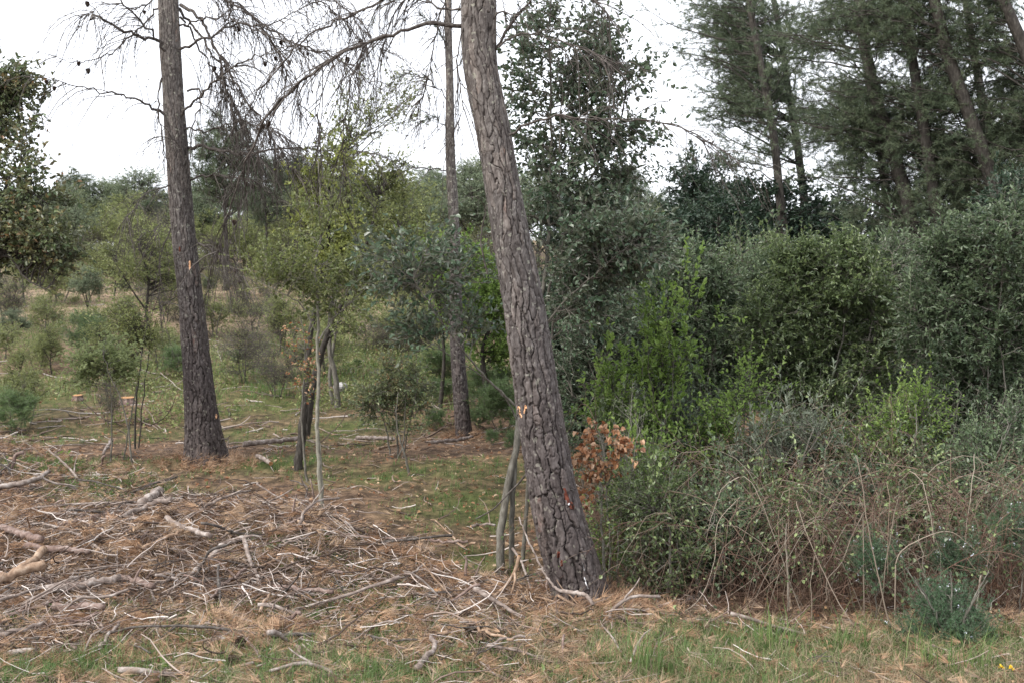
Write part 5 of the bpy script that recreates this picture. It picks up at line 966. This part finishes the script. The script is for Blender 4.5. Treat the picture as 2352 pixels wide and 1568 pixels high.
# sticks one can count: one object each
def stick_obj(P, rad, mat, name, label, cat, group=None, cut=(False, False), forks=(), k=8):
    P = np.asarray(P, float); base_ = P[len(P) // 2].copy(); root_needed = any(cut)
    parts = [tubes(*capped(P, rad), k)] + [tubes(*capped(f[0], f[1]), k) for f in forks]; V, F = merge(parts)
    if not root_needed:
        o = mesh_obj(name, V, F, M[mat], None, smooth=True, origin=base_); o.location = [float(v) for v in base_]; return tag(o, label, cat, group)
    root = thing(name, label, cat, base_, group); mesh_obj('bark', V, F, M[mat], root, smooth=True, origin=base_)
    for fl, e, q in ((cut[0], 0, 1), (cut[1], -1, -2)):
        if not fl: continue
        d = nrm(P[e] - P[q]); s = nrm(np.cross(d, [0, .2, 1.])); u = np.cross(s, d); th = np.arange(14) / 14 * 2 * math.pi; r = rad[e] * 1.0
        ring = P[e] + d * .002 + r * (np.cos(th)[:, None] * s + np.sin(th)[:, None] * u); Vc = np.concatenate([[P[e] + d * .004], ring]); Fc = A([[0, 1 + i, 1 + (i + 1) % 14] for i in range(14)])
        mesh_obj('cut_end', Vc, Fc, M['cut_wood'], root, origin=base_)
    return root
def ground_path(pts, r, n=None, lift=None, wob=.005):
    G = A([ground_hit(p[0], min(p[1], 1800)) for p in pts]); 
    G[:, 2] += r * .9 + (A(lift) if lift is not None else .015)
    L = np.linalg.norm(np.diff(G, axis=0), axis=1).sum(); n = n or max(8, int(L / .03)); P = smooth_path(G, n); P[1:-1] += R.normal(0, wob, (n - 2, 3)); P[:, 2] = np.maximum(P[:, 2], gz(P[:, 0], P[:, 1]) + r * .6); return P
LOGS = [
 ([(-30, 1392), (46, 1372), (103, 1364)], .030, .026, 'peeled_log', (0, 1), .10, 'peeled log cut by the left edge with a sawn orange end'),
 ([(30, 1376), (70, 1360), (100, 1342)], .020, .022, 'peeled_log', (0, 1), .14, 'upper prong of the peeled log at the left edge'),
 ([(60, 1290), (116, 1300), (150, 1307), (205, 1318)], .023, .015, 'red_log', (1, 0), .07, 'red barked log with a split pale end at far left'),
 ([(3, 1240), (49, 1263), (95, 1281)], .020, .022, 'red_log', (0, 0), .06, 'dark red barked log by the left edge above the split one'),
 ([(-20, 1153), (20, 1150), (63, 1147), (92, 1138), (112, 1128)], .024, .018, 'grey_log', (0, 1), .10, 'grey curved log reaching in from the left edge at the pile top'),
 ([(325, 1193), (345, 1184), (366, 1174)], .034, .036, 'grey_log', (0, 0), .08, 'short thick grey log stub half buried in the pile'),
 ([(281, 1222), (334, 1202), (360, 1196), (394, 1192)], .012, .020, 'grey_log', (0, 1), .09, 'pale stick thickening to a sawn end beside the grey log stub'),
 ([(383, 1233), (422, 1263), (450, 1280), (484, 1299)], .017, .015, 'grey_log', (0, 0), .12, 'straight grey pole slanting down to the right in mid pile'),
 ([(327, 1299), (345, 1296), (369, 1288), (422, 1271)], .014, .009, 'peeled_log', (1, 0), .09, 'short pale branch with a round sawn end below the grey pole'),
 ([(105, 1391), (176, 1384), (230, 1378), (276, 1371)], .024, .021, 'grey_log', (0, 0), .05, 'mottled grey log lying level in front of the peeled log'),
 ([(274, 1355), (316, 1374), (352, 1394)], .015, .017, 'red_log', (0, 0), .06, 'reddish branch slanting down right of the mottled grey log'),
 ([(120, 1421), (176, 1426), (238, 1433)], .019, .017, 'red_log', (0, 0), .03, 'reddish log lying alone below the mottled grey log'),
 ([(-10, 1490), (53, 1478), (104, 1464)], .013, .010, 'grey_log', (0, 0), .03, 'thin grey branch low at the left edge'),
 ([(229, 1518), (253, 1488), (273, 1466)], .009, .007, 'grey_log', (0, 0), .04, 'pale stick pointing up right near the lower left corner'),
 ([(323, 1469), (387, 1455), (454, 1446)], .008, .008, 'peeled_log', (0, 0), .03, 'straight pale orange stick lying level in the foreground'),
 ([(629, 1380), (703, 1391), (765, 1402)], .015, .011, 'red_log', (0, 0), .05, 'rough reddish branch right of the big forked branch'),
 ([(710, 1330), (749, 1340), (790, 1355)], .010, .009, 'red_log', (0, 1), .05, 'short pinkish branch with a cut end above the rough reddish one'),
 ([(598, 1436), (608, 1415), (621, 1402)], .010, .007, 'peeled_log', (0, 0), .05, 'short pale bent stick below the rough reddish branch'),
 ([(485, 1400), (520, 1374), (565, 1340)], .008, .010, 'red_log', (0, 0), .05, 'dark stick rising right under the big forked branch'),
 ([(640, 1282), (690, 1268), (742, 1252)], .008, .006, 'grey_log', (0, 0), .06, 'slim grey branch right of the upright forked twig'),
 ([(677, 1222), (720, 1238), (780, 1262)], .011, .007, 'peeled_log', (1, 0), .06, 'fresh orange split branch left of the leaning pine'),
 ([(685, 1235), (730, 1240), (760, 1246)], .010, .008, 'red_log', (0, 0), .04, 'dark red branch lying beside the fresh orange split one'),
 ([(957, 1572), (981, 1541), (1000, 1520), (990, 1503)], .013, .010, 'grey_log', (0, 1), .04, 'knobbly pale branch standing out at the bottom edge'),
 ([(1090, 1470), (1118, 1485), (1178, 1510)], .007, .006, 'peeled_log', (0, 0), .04, 'pale stick slanting down right in the centre foreground'),
 ([(1130, 1510), (1165, 1504), (1206, 1502)], .006, .006, 'grey_log', (0, 0), .04, 'level pale stick crossing under the centre foreground one'),
 ([(844, 1359), (922, 1354), (950, 1344), (976, 1329)], .006, .007, 'grey_log', (0, 0), .05, 'thin brown branch curving up right of centre'),
 ([(799, 1251), (851, 1263), (924, 1268)], .008, .007, 'red_log', (0, 0), .05, 'dark branch lying level above the thin brown curved one'),
 ([(988, 1264), (1034, 1271), (1075, 1276)], .008, .009, 'red_log', (0, 1), .05, 'pinkish branch left of the two thin oak trunks'),
 ([(1082, 1227), (1108, 1226), (1138, 1228)], .010, .008, 'grey_log', (1, 0), .03, 'short grey log left of the thin oak trunks with a cut end'),
 ([(560, 1037), (610, 1033), (660, 1030), (692, 1026)], .028, .022, 'grey_log', (0, 0), .04, 'pale log lying level behind the dark mossy oak stem'),
 ([(820, 1020), (860, 1022), (905, 1026)], .022, .018, 'grey_log', (0, 0), .04, 'pale log lying behind the many stemmed shrub'),
 ([(990, 1034), (1030, 1034), (1086, 1026)], .018, .012, 'grey_log', (0, 0), .06, 'grey branch lying in front of the slim pine'),
 ([(545, 1040), (520, 1046), (500, 1050)], .012, .006, 'grey_log', (0, 0), .04, 'thin pale branch between upright pine and pale log'),
 ([(870, 1046), (900, 1040), (930, 1036)], .014, .010, 'peeled_log', (0, 0), .04, 'short pale branch in front of the many stemmed shrub'),
 ([(590, 1062), (606, 1072), (622, 1084)], .018, .018, 'grey_log', (0, 1), .03, 'short grey branch between the upright pine and the oaks'),
 ([(236, 1068), (247, 1056), (256, 1045)], .012, .016, 'grey_log', (0, 1), .10, 'white stub sticking up from the pile top left of the upright pine')]
for pts, r0, r1, mat, cut, lift, lab in LOGS:
    c = ground_hit(*pts[0]); sc = 1.0
    r0 *= 1.15; r1 *= 1.15; P = ground_path(pts, r0, lift=[.03 + lift * 1.25 * f for f in np.linspace(.6, 1, len(pts))]); n = len(P); rad = (r0 + (r1 - r0) * np.linspace(0, 1, n)) * (1 + .07 * R.uniform(-1, 1, n))
    stick_obj(P, rad, mat, 'fallen_branch' if r0 < .018 else 'fallen_log', lab, 'fallen branch' if r0 < .018 else 'fallen log', 'branches singled out in the felled brushwood', cut)
# the big forked branch
P = ground_path([(432, 1342), (475, 1316), (500, 1304), (530, 1298), (560, 1297)], .018, lift=[.03, .07, .11, .15, .17]); n = len(P)
f1 = smooth_path(A([P[-1], ground_hit(577, 1330) + A([0, 0, .10]), ground_hit(606, 1356) + A([0, 0, .02])]), 14); f2 = smooth_path(A([P[-1] - A([.0, 0, .0]), P[-1] + A([.05, .0, .015]), P[-1] + A([.12, .02, .0])]), 6); f3 = smooth_path(A([P[n // 3], ground_hit(400, 1352) + A([0, 0, .03]), ground_hit(330, 1362) + A([0, 0, .03]), ground_hit(250, 1372) + A([0, 0, .02])]), 20)
stick_obj(P, np.linspace(.015, .020, n), 'grey_log', 'fallen_branch', 'big forked branch arching over the pile like a bent arm', 'fallen branch', 'branches singled out in the felled brushwood', (False, False), [(f1, np.linspace(.017, .010, 14)), (f2, np.linspace(.012, .003, 6)), (f3, np.linspace(.011, .006, 20))])
# dead limb and cut branch at the foot of the leaning pine
P = px_path([(1192, 1186), (1207, 1225), (1235, 1284), (1260, 1330), (1280, 1352), (1301, 1358), (1330, 1362), (1346, 1366), (1362, 1388)], (5.9, 5.55)); P = smooth_path(P, 50); P[1:-1] += R.normal(0, .002, (48, 3))
stick_obj(P, np.interp(np.linspace(0, 1, 50), [0, .6, .75, 1], [.004, .007, .013, .010]), 'grey_log', 'fallen_branch', 'curved dead branch hooked around the foot of the leaning pine', 'fallen branch')
P = px_path([(1193, 1276), (1183, 1310), (1165, 1340), (1133, 1370), (1110, 1392)], (6.1, 6.1)); P = smooth_path(P, 24)
stick_obj(P, np.linspace(.013, .007, 24), 'peeled_log', 'fallen_branch', 'branch with cut end leaning up beside the two thin oak trunks', 'fallen branch', None, (True, False), [(smooth_path(A([P[6], Wd(1183, 1330, 6.05), Wd(1172, 1372, 6.05)]), 10), np.linspace(.009, .006, 10))])
P = px_path([(1092, 1191), (1133, 1168), (1165, 1135), (1190, 1110), (1215, 1080)], (6.6, 6.4)); P = smooth_path(P, 24)
stick_obj(P, np.linspace(.004, .007, 24), 'dead_wood', 'dead_branch', 'dark dead branch wedged slantwise across the two thin oak trunks', 'dead branch')
# many more sticks, copied from a few kinds
SP = []
for k in range(14):
    rg2 = np.random.default_rng(500 + k); L = rg2.uniform(.25, .95); n = 14; P = grow(A([[-L / 2, 0, 0.]]), A([[1., 0, 0]]), A([L]), n, .13 if k % 3 else .24, 0, rg2)[0]; P[:, 2] = P[:, 2] * .35; P -= P.mean(0); r = rg2.uniform(.004, .009) if k % 4 else rg2.uniform(.010, .016)
    rad = r * np.linspace(1, .5, n) * (1 + .12 * rg2.uniform(-1, 1, n)); parts = [tubes(*capped(P, rad), 7)]
    s, d, _ = spawn(P[None], rg2.integers(1, 4), .2, .9, .6, rg2); d[:, 2] *= .4; Q = grow(s, d, rg2.uniform(.08, .3, len(s)), 6, .15, 0, rg2); parts.append(tubes(Q, np.linspace(1, .4, 6)[None] * r * .5 * np.ones((len(s), 1)), 5)); V, F = merge(parts)
    o = mesh_obj('stick', V, F, M[['grey_log', 'dead_wood', 'red_log', 'grey_log', 'peeled_log'][k % 5]], None, smooth=True); SP.append(o)
LMK = [(ground_hit(*p), t) for p, t in (((60, 1375), 'peeled sawn log'), ((130, 1305), 'split red log'), ((50, 1262), 'dark red log'), ((60, 1148), 'curved left log'), ((345, 1185), 'thick log stub'), ((430, 1268), 'straight grey pole'), ((190, 1384), 'mottled level log'), ((180, 1427), 'lone reddish log'),
 ((50, 1478), 'lower left branch'), ((390, 1455), 'level orange stick'), ((700, 1391), 'rough reddish branch'), ((530, 1300), 'big forked branch'), ((730, 1240), 'orange split branch'), ((980, 1535), 'knobbly bottom branch'), ((1130, 1490), 'centre foreground stick'), ((920, 1350), 'curved brown branch'),
 ((860, 1265), 'level dark branch'), ((1035, 1270), 'pinkish branch'), ((470, 1050), 'upright pine foot'), ((740, 1190), 'pale oak foot'), ((685, 1100), 'mossy oak foot'), ((910, 1080), 'many stemmed shrub'), ((1068, 1030), 'slim pine foot'), ((1155, 1330), 'thin oak trunks'), ((1330, 1390), 'leaning pine foot'),
 ((290, 1050), 'pale yellow sapling'), ((240, 1110), 'white stub'), ((1005, 1368), 'tiny cut stump'), ((560, 1170), 'upper pile middle'), ((150, 1220), 'upper pile left'), ((250, 1540), 'lower left weeds'), ((700, 1500), 'lower centre litter'))]
LSEEN = {}
SL1 = 'thin stick lying in the felled brushwood, alike many around it'
x, y = vis_xy(1400, np.random.default_rng(510), y0=4.7, y1=14.5); rq = np.random.default_rng(511); kp = rq.uniform(0, 1, len(x)) < debris_density(x, y) ** 1.2 * (x < .30 * y); x, y = x[kp][:250], y[kp][:250]
for k in range(len(x)):
    src = SP[k % len(SP)]; o = src if k < len(SP) else src.copy()
    if k >= len(SP): C.objects.link(o)
    pile = .05 + .14 * math.exp(-((x[k] + 2.) / 2.) ** 2 - ((y[k] - 7.) / 1.3) ** 2); s = rq.uniform(.6, 1.3) * (1.25 if y[k] > 9 else 1)
    o.location = (float(x[k]), float(y[k]), float(gz(x[k], y[k]) + .012 + rq.uniform(0, 1) ** 1.8 * pile * .8)); o.rotation_euler = (rq.uniform(0, 6.28), rq.normal(0, .14), rq.normal(0, .7) + (math.pi if rq.uniform() < .5 else 0)); o.scale = (s, s, s)
    pos = A([x[k], y[k]]); c, t = min(LMK, key=lambda q: np.hypot(*(q[0][:2] - pos))); dx, dy = pos - c[:2]; side = ('right of' if dx > 0 else 'left of') if abs(dx) > abs(dy) else ('behind' if dy > 0 else 'in front of')
    an = math.degrees(o.rotation_euler[2]) % 180; ori = 'lying level' if an < 25 or an > 155 else 'pointing towards the viewer' if 65 < an < 115 else 'slanting up right' if an < 65 else 'slanting up left'
    lb = ('long ' if o.dimensions.x * s > .6 else 'short ') + {0: 'grey', 1: 'dark', 2: 'reddish', 3: 'weathered', 4: 'peeled'}[(k % 14) % 5] + ' stick ' + ori + ', ' + side + ' the ' + t
    if lb in LSEEN: lb = ['second ', 'third ', 'fourth ', 'fifth ', 'sixth '][min(LSEEN[lb] - 1, 4)] + lb.replace(',', ', further off' if False else ','); LSEEN[lb.split(' ', 1)[1]] += 1
    else: LSEEN[lb] = 1
    tag(o, lb, 'stick', 'sticks of the felled brushwood')
for o in SP:
    if 'label' not in o: tag(o, SL1, 'stick', 'sticks of the felled brushwood')
# cones on the ground
for k, (px, py, lab) in enumerate([(1072, 1434, 'open pine cone lying upper in the centre foreground'), (1086, 1466, 'open pine cone just below another in the centre foreground'), (1112, 1482, 'dark pine cone half hidden under pale sticks, centre foreground'), (303, 1236, 'pine cone in the middle of the brushwood pile'), (385, 1282, 'pine cone under the straight grey pole'), (555, 1498, 'pine cone in the front litter left of centre'), (350, 1285, 'pine cone beside the pale branch with the sawn end'), (640, 1278, 'pine cone right of the upright forked twig'), (540, 1540, 'pine cone near the bottom edge left of centre')]):
    c = ground_hit(px, py); V, F = cone_mesh(.075, 40 + k); a = k * 1.3; Rx = A([[1, 0, 0], [0, .35, -.94], [0, .94, .35]]); Rz = A([[math.cos(a), -math.sin(a), 0], [math.sin(a), math.cos(a), 0], [0, 0, 1]])
    o = mesh_obj('pine_cone', V @ Rx.T @ Rz.T, F, M['cone'], None); o.location = (float(c[0]), float(c[1]), float(c[2] + .04)); tag(o, lab, 'pine cone', 'pine cones on the ground')
# stumps and the pale stone
for px, py, r, h, lab in [(178, 912, .07, .07, 'pale topped small stump on the slope at left'), (292, 918, .10, .07, 'brown stump behind the thin stemmed sapling'), (1005, 1368, .025, .05, 'tiny cut stump in the litter right of centre')]:
    c = ground_hit(px, py + 6); th = np.arange(20) / 20 * 2 * math.pi; root = thing('tree_stump', lab, 'tree stump', c, 'cut stumps'); rr = r * (1 + .08 * R.normal(0, 1, 20)); V = []
    for z, f in ((-.08, 1.5), (0, 1.25), (h * .5, 1.03), (h, 1.)): V.append(np.stack([np.cos(th) * rr * f, np.sin(th) * rr * f, np.full(20, z) + (.01 * np.sin(th) if z == h else 0)], -1))
    V = np.concatenate(V); i = np.arange(3)[:, None] * 20; j = np.arange(20)[None]; F = np.stack([i + j, i + (j + 1) % 20, i + 20 + (j + 1) % 20, i + 20 + j], -1).reshape(-1, 4); mesh_obj('bark', V, F, M['red_log'], root, smooth=False)
    top = V[-20:] * A([.98, .98, 1]) + A([0, 0, .003]); V = np.concatenate([[top.mean(0)], top]); mesh_obj('cut_top', V, A([[0, 1 + q, 1 + (q + 1) % 20] for q in range(20)]), M['cut_wood'], root)
c = ground_hit(782, 898); t_, p_ = np.meshgrid(np.arange(16) / 16 * 2 * math.pi, np.linspace(0, math.pi, 10)); q = np.stack([np.cos(t_) * np.sin(p_), np.sin(t_) * np.sin(p_), np.cos(p_)], -1); q = q * (.10 * (1 + .45 * (fbm(q[..., 0] * 2.3 + 3, q[..., 1] * 2.3, q[..., 2] * 2.3, 5, 2) - .5)))[..., None] * A([1.1, 1, .85])
i = np.arange(9)[:, None] * 16; j = np.arange(16)[None]; F = np.stack([i + j, i + 16 + j, i + 16 + (j + 1) % 16, i + (j + 1) % 16], -1).reshape(-1, 4); o = mesh_obj('stone', q, F, M['stone'], None); o.location = (float(c[0]), float(c[1]), float(c[2] + .06)); tag(o, 'pale whitish stone at the foot of a crooked stem on the slope', 'stone')
# broad leaved weeds and a yellow flower
for px, py, n, s, m, lab in [(375, 1548, 26, .045, 'bright', 'bright green weed at the bottom left'), (280, 1565, 20, .05, 'bright', 'broad leaved green weed in the bottom left corner'), (965, 1158 + 130, 10, .03, 'bright', 'tiny green weed in the litter near centre'), (1670, 1545, 14, .05, 'shrub', 'round leaved green weed below the brambles'), (948, 1196, 14, .04, 'bright', 'small lime green seedling left of the thin oak trunks'), (20, 1560, 26, .04, 'grass', 'leafy green weed at the left bottom corner'), (150, 1010 + 35, 14, .05, 'bright', 'green weed on the ground left of the saplings'), (1265, 1560, 14, .04, 'bright', 'small leafy weed at the bottom centre'), (1780, 1470, 12, .05, 'shrub', 'green nettle like weed at the bramble foot'), (1190, 1350, 30, .035, 'bright', 'green herb clump at the foot of the thin oak trunks'), (2160, 1530, 14, .045, 'shrub', 'round leaved weed in front of the rosemary bush')]:
    c = ground_hit(px, py); a = R.uniform(0, 6.28, n); d = np.stack([np.cos(a), np.sin(a), R.uniform(.2, 1.2, n)], -1); V, F, t = leaf_mesh(c + R.normal(0, .03, (n, 3)) * A([1, 1, .2]) + A([0, 0, .02]), d, s * R.uniform(.6, 1.2, n), .55, .2, None, R)
    o = mesh_obj('weed', V, F, M[m], None, {'tint': ('FACE', t)}, origin=c); o.location = [float(v) for v in c]; tag(o, lab, 'weed')
c = ground_hit(2300, 1556); root = thing('yellow_flower', 'yellow flower low in the bottom right corner', 'flower', c)
V, F, t = leaf_mesh(A([[0, 0, .05]] * 9 + [[.05, 0, .045]] * 7), R.normal(0, 1, (16, 3)) * A([1, 1, .5]) + A([0, 0, .3]), .018, .7, .2, None, R); mesh_obj('petals', V, F, M['yellow_petal'], root, {'tint': ('FACE', t)})
V, F = tubes(A([[[0, 0, -.01], [.003, 0, .03], [0, 0, .05]], [[0, 0, -.01], [.03, 0, .02], [.05, 0, .045]]]), A([[.0015] * 3] * 2), 5); mesh_obj('stalk', V, F, M['grass'], root, {'tint': ('FACE', np.full(len(F), .5))})
